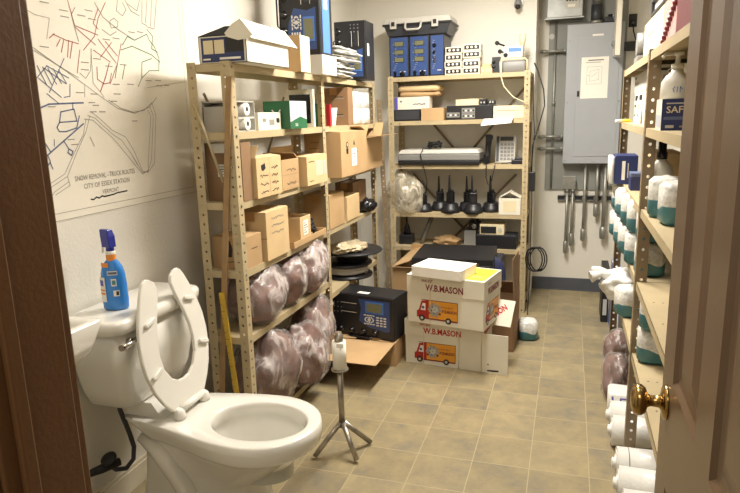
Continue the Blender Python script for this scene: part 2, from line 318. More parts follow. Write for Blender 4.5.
# ------------------------------------------------------------------ camera
cam = bpy.data.cameras.new('camera'); co = bpy.data.objects.new('camera', cam); C.objects.link(co)
r_ = Vector((.95209268, .30459982, -.02717504)); u_ = Vector((-.03774304, .20522566, .97798665)); f_ = Vector((-.30347157, .93010826, -.20689037))
mw = Matrix((r_, u_, -f_)).transposed().to_4x4(); mw.translation = Vector((0, 0, 1.39)); co.matrix_world = mw
cam.sensor_width = 36; cam.lens = 36*614.088/740; cam.clip_start = .02; sc.camera = co
vs = sc.view_settings; vs.view_transform = 'Standard'; vs.look = 'None'; vs.gamma = 1; vs.exposure = .07; vs.use_curve_mapping = False

# ------------------------------------------------------------------ room shell
CEIL = 2.46
struct(MB('vinyl_tile').box((-2.2, -1.6, -.1), (1.6, 5.1, 0)), 'floor')
struct(MB('ceiling_paint').box((-2.2, -1.6, CEIL), (1.6, 5.1, CEIL+.1)), 'ceiling')
struct(MB('wall_paint').box((-1.69, .585, 0), (-1.57, 4.6, CEIL)), 'wall_left')
struct(MB('wall_paint').box((.60, .585, 0), (.72, 4.95, CEIL)), 'wall_right')
wb = MB('wall_paint').box((-1.69, 4.6, 0), (-.25, 5.07, CEIL)).box((-.25, 4.95, 0), (.72, 5.07, CEIL))
struct(wb, 'wall_back')
wf = MB('wall_paint').box((-1.69, .47, 0), (-.62, .585, CEIL)).box((.215, .47, 0), (.72, .585, CEIL)).box((-.62, .47, 2.06), (.215, .585, CEIL))
struct(wf, 'wall_front')
hl = MB('wall_paint').box((-2.2, -1.7, 0), (1.6, -1.6, CEIL)).box((-2.3, -1.6, 0), (-2.2, .585, CEIL)).box((1.6, -1.6, 0), (1.7, .585, CEIL)).box((-2.2, .47, 0), (-1.69, .585, CEIL)).box((.72, .47, 0), (1.6, .585, CEIL))
struct(hl, 'wall_hallway')
struct(MB('baseboard_paint').box((-1.57, .585, 0), (-1.556, 2.12, .085)).box((-1.57, .585, .085), (-1.561, 2.12, .10)), 'baseboard_left', bevel=.002)
struct(MB('rubber_base').box((-.25, 4.943, 0), (.60, 4.95, .1)).prism([(-.25, 4.943), (.6, 4.943), (.6, 4.935), (-.25, 4.935)], 0, .008), 'baseboard_back', bevel=.002)
# door frame: jambs, stops, casing
tf = MB('frame_paint')
tf.box((-.62, .47, 0), (-.60, .585, 2.04)).box((-.60, .49, 0), (-.59, .51, 2.03))
tf.box((.20, .47, 0), (.215, .585, 2.04)).box((-.62, .47, 2.04), (.215, .585, 2.06))
for y0, y1 in ((.585, .600), (.455, .47)):
    tf.box((-.68, y0, 0), (-.605, y1, 2.045)).box((.205, y0, 0), (.28, y1, 2.045)).box((-.68, y0, 2.045), (.28, y1, 2.12))
struct(tf, 'trim_1', bevel=.003)

# the open door: moulded six-panel leaf standing into the room, hinged at y=.5
def door():
    Y0, Y1, X, T, Z0, Z1 = .515, 1.247, .192, .035, .008, 2.03
    leaf = MB('door_paint')
    W = Y1-Y0
    st, mu = .108, .10; pw = (W-2*st-mu)/2
    cols = [(Y0+st, Y0+st+pw), (Y1-st-pw, Y1-st)]
    rows = [(.24, .70), (.905, 1.62), (1.73, 1.92)]
    def face(x, sgn):
        ys = sorted({Y0, Y1, *[c for p in cols for c in p]}); zs = sorted({Z0, Z1, *[c for p in rows for c in p]})
        for i in range(len(ys)-1):
            for j in range(len(zs)-1):
                if (ys[i], ys[i+1]) in cols and (zs[j], zs[j+1]) in rows: continue
                q = [(x,ys[i],zs[j]),(x,ys[i+1],zs[j]),(x,ys[i+1],zs[j+1]),(x,ys[i],zs[j+1])]
                leaf.quad(q if sgn > 0 else q[::-1])
        for y0, y1 in cols:
            for z0, z1 in rows:
                prof = [(0, 0), (.010, .007), (.022, .0085), (.030, .0085), (.062, .002), (.066, .002)]
                rings = []
                for ins, dep in prof:
                    xx = x - sgn*dep
                    rings.append([(xx,y0+ins,z0+ins),(xx,y1-ins,z0+ins),(xx,y1-ins,z1-ins),(xx,y0+ins,z1-ins)])
                leaf.loft(rings if sgn > 0 else [r[::-1] for r in rings], smooth=False, c0=False)
    face(X, -1); face(X+T, 1)
    for a in ([(X,Y0,Z0),(X+T,Y0,Z0),(X+T,Y0,Z1),(X,Y0,Z1)], [(X,Y1,Z1),(X+T,Y1,Z1),(X+T,Y1,Z0),(X,Y1,Z0)], [(X,Y0,Z1),(X+T,Y0,Z1),(X+T,Y1,Z1),(X,Y1,Z1)], [(X,Y1,Z0),(X+T,Y1,Z0),(X+T,Y0,Z0),(X,Y0,Z0)]):
        leaf.quad(a)
    d = leaf.build('door_1'); d['kind'] = 'structure'
    ky, kz = 1.187, .848
    for sgn, x in ((-1, X), (1, X+T)):
        fr = frame((x, ky, kz), (0, -sgn*-1, 0), (0, 0, 1))
        fr = Matrix(((0, 0, sgn, x), (0, 1, 0, ky), (1, 0, 0, kz), (0, 0, 0, 1)))
        k = MB('brass').lathe([(.033, 0), (.033, .003), (.029, .007), (.016, .010), (.0115, .013), (.0105, .028), (.013, .033), (.024, .037), (.0295, .044), (.0300, .051), (.026, .058), (.015, .062), (.006, .063)], xf=fr, n=28)
        k.build('door_knob', d)
    MB('brass').box((X+.006, Y1, kz-.03), (X+T-.006, Y1+.0015, kz+.03)).cyl((X+T/2, Y1, kz), (X+T/2, Y1+.010, kz), .008).build('latch', d)
    for z in (.2, 1.05, 1.85):
        MB('brass').cyl((.199, .508, z-.045), (.199, .508, z+.045), .006).build('hinge', d)
door()

# ceiling lamp
lt = thing('ceiling_light', 'long flush ceiling light fixture above the middle of the room', 'ceiling light', (-.42, 3.05, CEIL))
MB('light_grey').rbox((-.12, -.64, -.03), (.12, .64, 0), .02).build('lamp_base', lt)
MB('lamp_diffuser').rbox((-.10, -.62, -.07), (.10, .62, -.03), .03).build('lamp_shade', lt)
lt = thing('ceiling_light', 'added short ceiling fixture, unseen, brightening the toilet end of the room', 'ceiling light', (-.42, 1.45, CEIL))  # second fixture, added out of view to brighten the near end
MB('light_grey').rbox((-.12, -.32, -.03), (.12, .32, 0), .02).build('lamp_base', lt)
MB('lamp_diffuser').rbox((-.10, -.30, -.07), (.10, .30, -.03), .03).build('lamp_shade', lt)
def area(name, loc, size, sy, e, col, rot=(0, 0, 0)):
    l = bpy.data.lights.new(name, 'AREA'); l.shape = 'RECTANGLE'; l.size = size; l.size_y = sy; l.energy = e; l.color = col
    o = bpy.data.objects.new(name, l); C.objects.link(o); o.location = loc; o.rotation_euler = rot; return o
WARM = (1, .95, .875)
area('room_light', (-.42, 3.05, CEIL-.075), .18, 1.2, 78, WARM)
area('added_front_fill', (-.42, 1.45, CEIL-.075), .18, .55, 8, WARM)  # fill light of the added fixture, lifts the near faces
area('hall_fill', (-.3, -.35, CEIL-.02), .8, .8, 16, (1, .94, .84))  # added fill from behind the camera, no hallway fixture modelled
w = bpy.data.worlds.new('world'); sc.world = w; w.use_nodes = True
w.node_tree.nodes['Background'].inputs[0].default_value = (1, .9, .75, 1); w.node_tree.nodes['Background'].inputs[1].default_value = .05

# ------------------------------------------------------------------ steel shelving
def perf_strip(mb, o, u, v, width, height, m, pitch=.0381, hole=.0056, n0=.5):
    """a strip punched with one column of round holes; o corner, u across, v along (up)"""
    o, u, v = Vector(o), Vector(u), Vector(v); k = max(1, round(height/pitch)); ph = height/k; N = 8
    for i in range(k):
        c = o + u*width/2 + v*(ph*(i+.5)); vs_ = []; fs = []
        for j in range(N):
            t = 2*PI*(j+.5)/N; cx, cy = math.cos(t), math.sin(t); mmax = max(abs(cx), abs(cy))
            vs_.append(c + u*hole*cx + v*hole*cy)
            vs_.append(c + u*width/2*(cx/mmax if abs(cx) >= abs(cy)-1e-6 else cx/mmax) + v*ph/2*(cy/mmax))
        # square the outer ring
        pts = [(1,.4142),(.4142,1),(-.4142,1),(-1,.4142),(-1,-.4142),(-.4142,-1),(.4142,-1),(1,-.4142)]
        for j in range(N):
            a, b_ = pts[j]; vs_[2*j+1] = c + u*width/2*a + v*ph/2*b_
            t = math.atan2(b_, a); vs_[2*j] = c + u*hole*math.cos(t) + v*hole*math.sin(t)
        for j in range(N):
            q = (j+1) % N; fs.append((2*j, 2*j+1, 2*q+1, 2*q))
        cs = [(1,1,0,1),(-1,1,2,3),(-1,-1,4,5),(1,-1,6,7)]
        for a, b_, p, q in cs:
            vs_.append(c + u*width/2*a + v*ph/2*b_); fs.append((2*p+1, len(vs_)-1, 2*q+1))
        mb.add(vs_, fs, m)
def post(x, y, sx, sy, h, root, m='steel_beige'):
    """L-angle post, corner at x,y; legs run towards sx / sy"""
    mb = MB(m); W = .038
    perf_strip(mb, (x, y, 0), (sx, 0, 0), (0, 0, 1), W, h, m)
    perf_strip(mb, (x, y, 0), (0, sy, 0), (0, 0, 1), W, h, m)
    o = mb.build('post', root, solid=.0016)
    MB('rubber').box((min(x, x+sx*W), min(y, y+sy*W), 0), (max(x, x+sx*W), max(y, y+sy*W), .006)).build('foot_cap', o)
    return o
def board(x0, x1, y0, y1, z, root, lip=.03, m='steel_beige', holes=False):
    mb = MB(m).box((x0, y0, z-.0015), (x1, y1, z))
    mb.box((x0, y0, z-lip), (x0+.0015, y1, z)).box((x1-.0015, y0, z-lip), (x1, y1, z)).box((x0, y0, z-lip), (x1, y0+.0015, z)).box((x0, y1-.0015, z-lip), (x1, y1, z))
    if holes:                                      # rows of small punched holes across the pan
        for yy in holes:
            for i in range(8):
                mb.disc(tr(0, 0, z), x0+.03+i*.028, yy, .0032, 'ink_black', t=.0003, lift=.0002, n=8)
    return mb.build('shelf', root, bevel=.001)
def bolts(root, pts, d):
    for p in pts: MB('steel_grey').cyl(p, Vector(p)+Vector(d)*.004, .005, n=8).build('bolt', root)
# left unit, two bays
LZ = [1.605, 1.345, 1.068, .785, .50, .06]
LX0, LX1 = -1.425, -1.24
left = thing('steel_shelving', 'beige perforated steel shelving of two bays along the left wall', 'shelving', (0, 0, 0))
for y, sy in ((2.14, 1), (3.09, -1), (3.98, -1)):
    post(LX1, y, -1, sy, 1.612, left); post(LX0, y, 1, sy, 1.612, left)
for i, z in enumerate(LZ):
    for y0, y1 in ((2.143, 3.06), (3.062, 3.977)):
        if i == 5 and y0 > 3: continue
        board(LX0+.002, LX1-.002, y0, y1, z if y0 < 3 or i != 4 else .42, left)
for y in (2.142,):
    mb = MB('steel_beige')                       # thin flat sway brace on the end frame
    mb.tube([(LX0+.02, y-.004, 1.46), (LX1-.06, y-.004, 1.15)], .006, n=6).build('brace', left)
mb = MB('steel_brown'); mb.tube([(LX0-.004, 2.25, .55), (LX0-.004, 3.0, 1.5)], .006, n=6); mb.build('brace', left)
mb = MB('steel_brown'); mb.tube([(LX0-.004, 3.0, .55), (LX0-.004, 2.25, 1.5)], .006, n=6); mb.build('brace', left)
for z in LZ[:5]:
    bolts(left, [(LX1, 2.159, z-.015), (LX1, 3.07, z-.015), (LX1, 3.96, z-.015)], (1, 0, 0))
# back unit
BZ = [1.652, 1.352, 1.045, .70, .45, .08]
BX0, BX1, BY0, BY1 = -1.232, -.262, 4.285, 4.585
back = thing('steel_shelving', 'beige perforated steel shelving standing against the back wall', 'shelving', (0, 0, 0))
for x, sx in ((BX0, 1), (BX1, -1)):
    post(x, BY0, sx, 1, 1.66, back); post(x, BY1, sx, -1, 1.66, back)
for z in BZ: board(BX0+.002, BX1-.002, BY0+.002, BY1-.002, z, back)
for a, b_ in (((BX0+.02, 1.60), (BX0+.45, 1.1)), ((BX1-.02, 1.60), (BX1-.45, 1.1)), ((BX0+.1, .95), (BX0+.62, .4)), ((BX1-.1, .95), (BX1-.62, .4))):
    MB('steel_brown').tube([(a[0], BY1+.003, a[1]), (b_[0], BY1+.003, b_[1])], .009, n=6).build('brace', back)
for z in BZ[:5]: bolts(back, [(BX0+.019, BY0, z-.015), (BX1-.019, BY0, z-.015), (BX0+.08, BY0, z-.015)], (0, -1, 0))
# right unit
RZ = [1.582, 1.325, 1.038, .768, .49]
RX0, RX1 = .25, .58
right = thing('steel_shelving', 'beige perforated steel shelving along the right wall, beside the open door', 'shelving', (0, 0, 0))
for y, sy in ((1.42, 1), (2.38, 1), (3.52, -1)):
    post(RX0, y, 1, sy, 1.59, right, 'steel_brown'); post(RX1, y, -1, sy, 1.59, right, 'steel_brown')
for z in RZ:
    for y0, y1 in ((1.423, 2.38), (2.383, 3.517)):
        board(RX0+.002, RX1-.002, y0, y1, z, right, holes=[1.9, 2.12] if z < .8 and y0 < 2 else False)
# ------------------------------------------------------------------ toilet
def toilet():
    t = thing('toilet', 'white porcelain toilet with raised open-front seat against the left wall', 'toilet', (0, 0, 0))
    CY = 1.715; N = 48
    def ring(z, x0, x1, wmax, xc, wb, inset=0):
        """plan outline: round front, shoulders narrowing to half-width wb at the back"""
        pts = []; mid = (x0+x1)/2; hf = (x1-x0)/2
        for i in range(N):
            a = 2*PI*i/N; x = mid + hf*math.cos(a)
            if x > xc: w = wmax*math.sqrt(max(0, 1-((x-xc)/(x1-xc))**2))
            else:
                q = min(1, (xc-x)/(xc-x0)); s_ = q*q*(3-2*q); w = wmax + (wb-wmax)*s_
                if q > .93: w *= math.sqrt(max(0, 1-((q-.93)/.07)**2))
            pts.append((x, CY + math.copysign(w, math.sin(a)) if abs(math.sin(a)) > 1e-6 else CY, z))
        return pts
    def ell(z, cx, a, b): return [(cx+a*math.cos(2*PI*i/N), CY-.007+b*math.sin(2*PI*i/N), z) for i in range(N)]
    b = MB('porcelain')
    rings = [ring(0, -1.44, -.93, .118, -1.06, .095), ring(.02, -1.44, -.935, .112, -1.06, .09), ring(.10, -1.43, -.955, .098, -1.08, .078),
             ring(.17, -1.42, -.95, .10, -1.05, .074), ring(.215, -1.415, -.91, .125, -1.03, .076), ring(.26, -1.41, -.865, .153, -1.0, .08), ring(.30, -1.40, -.815, .172, -.98, .088), ring(.318, -1.38, -.785, .182, -.97, .098),
             ring(.322, -1.37, -.768, .191, -.965, .108), ring(.33, -1.375, -.762, .194, -.965, .112), ring(.362, -1.42, -.757, .195, -.965, .115), ring(.385, -1.462, -.760, .192, -.965, .113), ring(.390, -1.468, -.768, .184, -.965, .108),
             ell(.390, -.972, .176, .137), ell(.386, -.972, .170, .131), ell(.375, -.972, .167, .128), ell(.345, -.972, .163, .125), ell(.338, -.972, .168, .130),
             ell(.30, -.975, .158, .118), ell(.25, -.985, .132, .095), ell(.20, -1.0, .095, .068), ell(.15, -1.01, .055, .042)]
    b.loft(rings, smooth=True)
    # raised tank platform at the back and trapway swell along the near side
    b.loft([[(x, y, z) for x, y in ((-1.34+dx, CY-.075-dw), (-1.34+dx, CY+.10+dw), (-1.452, CY+.10+dw), (-1.452, CY-.075-dw))] for z, dx, dw in ((.385, .05, .012), (.405, .02, .005), (.437, -.01, 0))], smooth=False)
    for sg in (-1, 1):
        b.tube([(-1.40, CY+sg*.082, .31), (-1.32, CY+sg*.092, .27), (-1.25, CY+sg*.098, .19), (-1.20, CY+sg*.098, .10), (-1.12, CY+sg*.092, .05)], .03, radii=[.02, .034, .036, .034, .02], n=12)
    bo = b.build('bowl', t)
    MB('water').prism([(-.985+.128*math.cos(2*PI*i/32), CY-.007+.091*math.sin(2*PI*i/32)) for i in range(32)], .20, .245).build('water', bo)
    for sg in (-1, 1):
        MB('porcelain').sphere((-1.16, CY+sg*.112, .016), .016, sc_=(1, 1, .9)).build('bolt_cap', bo)
    # tank
    TY = 1.735
    def tr_(z, x0, x1, hw, r=.045, n=5):
        out = []
        for cx, cy, a0 in ((x1-r, TY+hw-r, 0), (x0+r*.4, TY+hw-r*.4, PI/2), (x0+r*.4, TY-hw+r*.4, PI), (x1-r, TY-hw+r, 1.5*PI)):
            rr = r if cx > (x0+x1)/2 else r*.4
            for i in range(n+1): a = a0+PI/2*i/n; out.append((cx+rr*math.cos(a), cy+rr*math.sin(a), z))
        return out
    k = MB('porcelain').loft([tr_(.435, -1.545, -1.395, .150, .04), tr_(.445, -1.552, -1.378, .165), tr_(.50, -1.556, -1.362, .188), tr_(.60, -1.558, -1.35, .212), tr_(.726, -1.56, -1.342, .232)])
    tk = k.build('tank', t)
    MB('porcelain').loft([tr_(.727, -1.56, -1.336, .240, .05), tr_(.731, -1.562, -1.328, .247, .055), tr_(.762, -1.562, -1.326, .250, .055), tr_(.772, -1.560, -1.332, .244, .052), tr_(.775, -1.552, -1.345, .232, .045)]).build('tank_lid', tk)
    fl = MB('chrome').cyl((-1.342, 1.555, .695), (-1.326, 1.555, .695), .014).tube([(-1.322, 1.565, .700), (-1.308, 1.53, .703), (-1.304, 1.475, .706)], .006, radii=[.010, .008, .011])
    fl.build('flush_handle', tk)
    # seat: open-front ring raised against the tank
    out = [(0, .075), (.012, .095), (.05, .128), (.10, .158), (.16, .178), (.22, .186), (.28, .182), (.34, .166), (.40, .142), (.44, .122), (.465, .105), (.474, .088), (.470, .070), (.455, .046), (.43, .038)]
    inn = [(.40, .046), (.36, .060), (.31, .080), (.26, .094), (.21, .098), (.16, .090), (.12, .064), (.10, .032), (.096, 0)]
    half = out + inn
    poly = [(v, s_) for s_, v in half] + [(-v, s_) for s_, v in reversed(half[:-1])]
    HX, HZ, lean = -1.262, .410, .165
    ax = Vector((-math.sin(lean), .028, math.cos(lean))); u = Vector((0, 1, 0)); n = u.cross(ax)
    fr = frame((HX, 1.722, HZ), (0, 1, .0), ax)
    s_ = MB('seat_plastic').prism(poly, 0, .014, xf=fr)
    so = s_.build('seat', t, bevel=.004)
    for v, q, rot in ((-.118, .335, .25), (.112, .355, -.25), (-.138, .165, .35), (.143, .18, -.35)):
        MB('seat_plastic').rbox((-.028, -.008, 0), (.028, .008, .012), .0075, xf=fr @ tr(v, q, .014) @ rotz(rot)).build('bumper', so)
    h = MB('seat_plastic')
    h.tube([(-1.246, 1.66, .417), (-1.246, 1.79, .417)], .0125, n=12)
    for y in (1.648, 1.798): h.lathe([(.021, 0), (.021, .012), (.017, .028), (.008, .036)], xf=tr(-1.243, y, .391), n=16)
    h.build('hinge', t)
toilet()
# supply valve and hose under the tank
vv = thing('water_valve', 'dark shut-off valve with braided supply hose under the toilet tank', 'valve', (-1.50, 1.57, .215))
def rel(p, o): return tuple(a-b for a, b in zip(p, o))
O = (-1.50, 1.57, .215)
MB('dark_grey').tube([rel(p, O) for p in ((-1.490, 1.640, .437), (-1.488, 1.643, .39), (-1.478, 1.662, .30), (-1.475, 1.675, .235), (-1.475, 1.665, .19), (-1.480, 1.63, .172), (-1.488, 1.59, .19), (-1.492, 1.575, .21))], .0085, n=10).build('hose', vv)
MB('rubber').tube([rel((-1.478, 1.60, .217), O), rel((-1.505, 1.545, .218), O), rel((-1.52, 1.50, .222), O), rel((-1.545, 1.43, .215), O), rel((-1.567, 1.40, .21), O)], .013, radii=[.014, .016, .012, .012, .018], n=12).build('valve_body', vv)
MB('rubber').lathe([(.006, 0), (.026, .004), (.028, .012), (.02, .018), (.006, .02)], xf=tr(.008, 0, .022) @ Matrix.Rotation(.5, 4, 'X'), n=16).build('handwheel', vv)
MB('light_grey').cyl(rel((-1.490, 1.640, .425), O), rel((-1.490, 1.640, .440), O), .016, n=10).build('coupling_nut', vv)
# small wall-hung wash basin
sk = thing('wash_basin', 'small white wall-hung wash basin beside the toilet, mostly behind the door frame', 'sink', (0, 0, 0))
def br(z, x1, y0, y1, r, n=4):
    out = []; x0 = -1.57
    for cx, cy, a0, rr in ((x1-r, y1-r, 0, r), (x0+.004, y1-.004, PI/2, .004), (x0+.004, y0+.004, PI, .004), (x1-r, y0+r, 1.5*PI, r)):
        for i in range(n+1): a = a0+PI/2*i/n; out.append((cx+rr*math.cos(a), cy+rr*math.sin(a), z))
    return out
def bi(z, x0, x1, y0, y1, r, n=4):
    out = []
    for cx, cy, a0 in ((x1-r, y1-r, 0), (x0+r, y1-r, PI/2), (x0+r, y0+r, PI), (x1-r, y0+r, 1.5*PI)):
        for i in range(n+1): a = a0+PI/2*i/n; out.append((cx+r*math.cos(a), cy+r*math.sin(a), z))
    return out
MB('porcelain').loft([br(.66, -1.42, 1.10, 1.29, .04), br(.70, -1.345, 1.03, 1.36, .05), br(.74, -1.312, 1.0, 1.385, .03), br(.822, -1.292, .99, 1.402, .012), br(.83, -1.296, .994, 1.398, .012),
    bi(.83, -1.50, -1.318, 1.01, 1.378, .02), bi(.82, -1.498, -1.325, 1.017, 1.358, .025), bi(.72, -1.47, -1.37, 1.06, 1.32, .035)]).build('basin', sk)
fc = MB('chrome').cyl((-1.535, 1.19, .82), (-1.535, 1.19, .86), .014).tube([(-1.535, 1.19, .85), (-1.52, 1.19, .89), (-1.48, 1.19, .90), (-1.45, 1.19, .875)], .009)
for y in (1.11, 1.27): fc.lathe([(.012, 0), (.010, .03), (.018, .035), (.016, .05)], xf=tr(-1.535, y, .82))
fc.build('faucet', sk)

# spray bottle on the tank lid
sb = thing('spray_bottle', 'blue trigger spray cleaner bottle standing on the toilet tank lid', 'spray bottle', (-1.445, 1.637, .776), rz=.35)
def ov(z, a, b, cx=0): return [(cx+a*math.cos(2*PI*i/24), b*math.sin(2*PI*i/24), z) for i in range(24)]
MB('cleaner_blue').loft([ov(0, .038, .024), ov(.005, .042, .027), ov(.03, .043, .028), ov(.09, .042, .027), ov(.125, .039, .025), ov(.145, .034, .022), ov(.162, .024, .018), ov(.172, .015, .014), ov(.19, .014, .014)]).build('bottle_body', sb)
lb = MB('orange')
def wrap(mb, z0, z1, a, b, t0, t1, m, k=10, d=.0012):
    vs_ = []; fs = []
    for i in range(k+1):
        t = t0+(t1-t0)*i/k
        for z in (z0, z1): vs_.append(((a+d)*math.cos(t), (b+d)*math.sin(t), z))
    for i in range(k): fs.append((2*i, 2*i+2, 2*i+3, 2*i+1))
    mb.add(vs_, fs, m)
wrap(lb, .168, .190, .0145, .0145, 0, 2*PI, 'orange', 20)
wrap(lb, .148, .163, .0335, .022, 3.3, 4.6, 'orange')
wrap(lb, .03, .115, .043, .028, 3.25, 4.25, 'white_paper')
wrap(lb, .055, .062, .043, .028, 3.3, 4.2, 'orange', d=.0017)
wrap(lb, .068, .073, .043, .028, 3.3, 4.2, 'orange', d=.0017)
wrap(lb, .085, .105, .043, .028, 3.6, 4.1, 'purple_print', d=.0017)
wrap(lb, .122, .136, .0405, .026, 4.5, 5.3, 'white_paper')
wrap(lb, .125, .133, .0405, .026, 4.55, 5.25, 'ink_blue', d=.0017)
wrap(lb, .085, .110, .043, .028, 4.75, 5.15, 'white_paper')
wrap(lb, .09, .105, .043, .028, 4.82, 5.08, 'teal', d=.0017)
wrap(lb, .05, .07, .043, .028, 4.85, 5.3, 'white_paper')
wrap(lb, .053, .067, .043, .028, 5.05, 5.25, 'ink_black', d=.0017)
lb.build('label_sticker', sb)
tg = MB('white_paper').lathe([(.016, .188), (.016, .20)], n=16)
tg.loft([ov(.20, .014, .013), ov(.215, .0135, .012)], 'trigger_blue')
tg.loft([[(x*.9, y, .213) for x, y in ((-.017, -.014), (.028, -.012), (.028, .012), (-.017, .014))], [(x, y, .25) for x, y in ((-.014, -.014), (.030, -.011), (.030, .011), (-.014, .014))], [(x, y, .272) for x, y in ((-.008, -.010), (.034, -.008), (.034, .008), (-.008, .010))]], 'trigger_blue', smooth=False)
tg.build('spray_head', sb, bevel=.002, rot=(0, 0, 2.6))
MB('white_paper').tube([(.026, 0, .225), (.036, 0, .215), (.038, 0, .19)], .004).build('trigger', sb, rot=(0, 0, 2.6))

# ------------------------------------------------------------------ wall map
mp = MB('map_paper'); FR = frame((-1.5685, 0, 0), (0, 1, 0), (0, 0, 1))     # x=y world, y=z world, normal +x
MY0, MY1, MZ0, MZ1 = 1.18, 2.362, 1.082, 2.03
mp.box((-1.57, MY0, MZ0), (-1.5688, MY1, MZ1))
for (a, b_) in (((MY0, MZ0+.028), (MY1-.03, MZ0+.028)), ((MY1-.03, MZ0+.028), (MY1-.03, MZ1)), ((MY0, MZ0+.004), (MY1-.006, MZ0+.004)), ((MY1-.006, MZ0+.004), (MY1-.006, MZ1))):
    mp.stroke(FR, [a, b_], .0016, 'ink_grey')
TX, TZ = 1.652, 1.205; SCALEBAR = [(1.714, 1.137), (1.726, 1.134), (1.74, 1.141), (1.754, 1.136), (1.768, 1.142), (1.78, 1.138), (1.83, 1.140), (1.845, 1.143), (1.90, 1.144)]
for col, wd, pts in MAPLINES: mp.stroke(FR, pts, wd, col)
for y, z, l in MAPTICKS: mp.stroke(FR, [(y, z), (y+l, z)], .0028, 'ink_grey', lift=.0009)
mp.text(FR, 'SNOW REMOVAL - TRUCK ROUTES', TX, TZ, .018, 'ink_grey', w=.30, lift=.0012)
mp.text(FR, 'CITY OF ESSEX STATION', TX+.035, TZ-.029, .017, 'ink_grey', w=.23, lift=.0012)
mp.text(FR, 'VERMONT', TX+.12, TZ-.057, .016, 'ink_grey', w=.085, lift=.0012)
mp.stroke(FR, SCALEBAR, .0045, 'ink_black', lift=.001)
mo = mp.build('wall_map'); tag(mo, 'large paper street map with coloured route lines pinned on the left wall', 'map')
# ------------------------------------------------------------------ cartons
def faces(sx, sy, sz):
    return dict(front=frame((-sx/2, -sy/2, 0), (1,0,0), (0,0,1)), right=frame((sx/2, -sy/2, 0), (0,1,0), (0,0,1)),
                left=frame((-sx/2, sy/2, 0), (0,-1,0), (0,0,1)), top=frame((-sx/2, -sy/2, sz), (1,0,0), (0,1,0)))
def scrib(mb, fr, x, y, w, h, rows, m='ink_black', wd=.003, seed=1):
    """hand-written marker lines"""
    R = random.Random(seed)
    for r in range(rows):
        yy = y + h*(rows-1-r)/max(1, rows-1) if rows > 1 else y; xx = x; pts = [(xx, yy)]
        while xx < x+w:
            xx += w*.07; pts.append((min(xx, x+w), yy + R.uniform(-1, 1)*h/(rows+1)*.35))
        mb.stroke(fr, pts, wd, m)
def carton(label, x0, x1, y0, y1, z0, h, m='kraft', rz=0, top='closed', flaps=(), paint=None, tape='y', group=None, name='cardboard_carton', cat='carton', sticker=None):
    sx, sy = x1-x0, y1-y0
    t = thing(name, label, cat, ((x0+x1)/2, (y0+y1)/2, z0), rz, group)
    b = MB(m); F = faces(sx, sy, h)
    inside = {'kraft':'kraft_inside','kraft_dark':'kraft_inside','kraft_light':'kraft_inside'}.get(m, m)
    if top == 'closed': b.box((-sx/2, -sy/2, 0), (sx/2, sy/2, h))
    else:
        T = .004
        b.box((-sx/2, -sy/2, 0), (sx/2, sy/2, T)).box((-sx/2, -sy/2, T), (-sx/2+T, sy/2, h)).box((sx/2-T, -sy/2, T), (sx/2, sy/2, h)).box((-sx/2+T, -sy/2, T), (sx/2-T, -sy/2+T, h)).box((-sx/2+T, sy/2-T, T), (sx/2-T, sy/2, h))
    if paint: paint(b, F, sx, sy, h)
    body = b.build('carton_body', t, bevel=.0015)
    if top == 'closed' and tape:
        w = .022; tp = MB('tape')
        if tape == 'y': tp.box((-w, -sy/2-.0006, h), (w, sy/2+.0006, h+.0006)).box((-w, -sy/2-.0008, h-.04), (w, -sy/2-.0002, h+.0006))
        else: tp.box((-sx/2-.0006, -w, h), (sx/2+.0006, w, h+.0006)).box((sx/2+.0002, -w, h-.04), (sx/2+.0008, w, h+.0006))
        tp.build('tape_strip', t)
    for side, ang, ln in flaps:
        f = MB(m); a = math.radians(ang)      # ang: 0 = flat outward, 90 = straight up, 180 = closed
        if side in ('front', 'back'):
            s_ = -1 if side == 'front' else 1; p = Vector((0, s_*sy/2, h)); L_ = sx
            fr = frame(p, (1, 0, 0), (0, s_*math.cos(a), math.sin(a)))
        else:
            s_ = 1 if side == 'right' else -1; p = Vector((s_*sx/2, 0, h)); L_ = sy
            fr = frame(p, (0, 1, 0), (s_*math.cos(a), 0, math.sin(a)))
        f.box((-L_/2+.003, .001, -.0015), (L_/2-.003, ln, .0015), m, fr)
        f.build('flap', t)
    if sticker:
        for (face, x, y, w, hh, lines) in sticker:
            s_ = MB('white_paper'); s_.plate(F[face], x, y, x+w, y+hh, 'white_paper', t=.0005, lift=.0008)
            for k in range(lines): s_.plate(F[face], x+w*.12, y+hh*(.85-k*.8/lines)-.004, x+w*(.5+.38*((k*7) % 3)/2), y+hh*(.85-k*.8/lines), 'ink_black' if k == 1 else 'ink_grey', t=.0004, lift=.0014)
            s_.build('shipping_label', t)
    return t
S1, S2, S3, S4, S5 = LZ[:5]
GR = 'cardboard cartons on the left shelving'
# shelf 3
def p_c1(b, F, sx, sy, h): b.plate(F['front'], .03, h-.04, .10, h-.002, 'white_paper')
carton('dark brown carton with two white stickers at the near end of the middle shelf', -1.405, -1.24, 2.185, 2.262, S3, .235, 'kraft_dark', group=GR, paint=p_c1, sticker=[('front', .055, .10, .065, .05, 4)])
def p_c2(b, F, sx, sy, h):
    f = F['right']
    b.poly(f, [(.04, h-.03), (.075, h-.022), (.08, h-.045), (.055, h-.055), (.042, h-.048)], 'ink_black')
    scrib(b, f, .03, .02, .07, .07, 3, seed=2); scrib(b, f, .135, .02, .06, .10, 4, 'ink_black', seed=3); b.stroke(f, [(.115, 0), (.115, h)], .002, 'kraft_dark')
carton('light kraft carton with rows of black handwriting on its side, middle shelf', -1.40, -1.222, 2.27, 2.50, S3, .165, 'kraft_light', top='open', flaps=[('right', 172, .05), ('front', 120, .06)], group=GR, paint=p_c2)
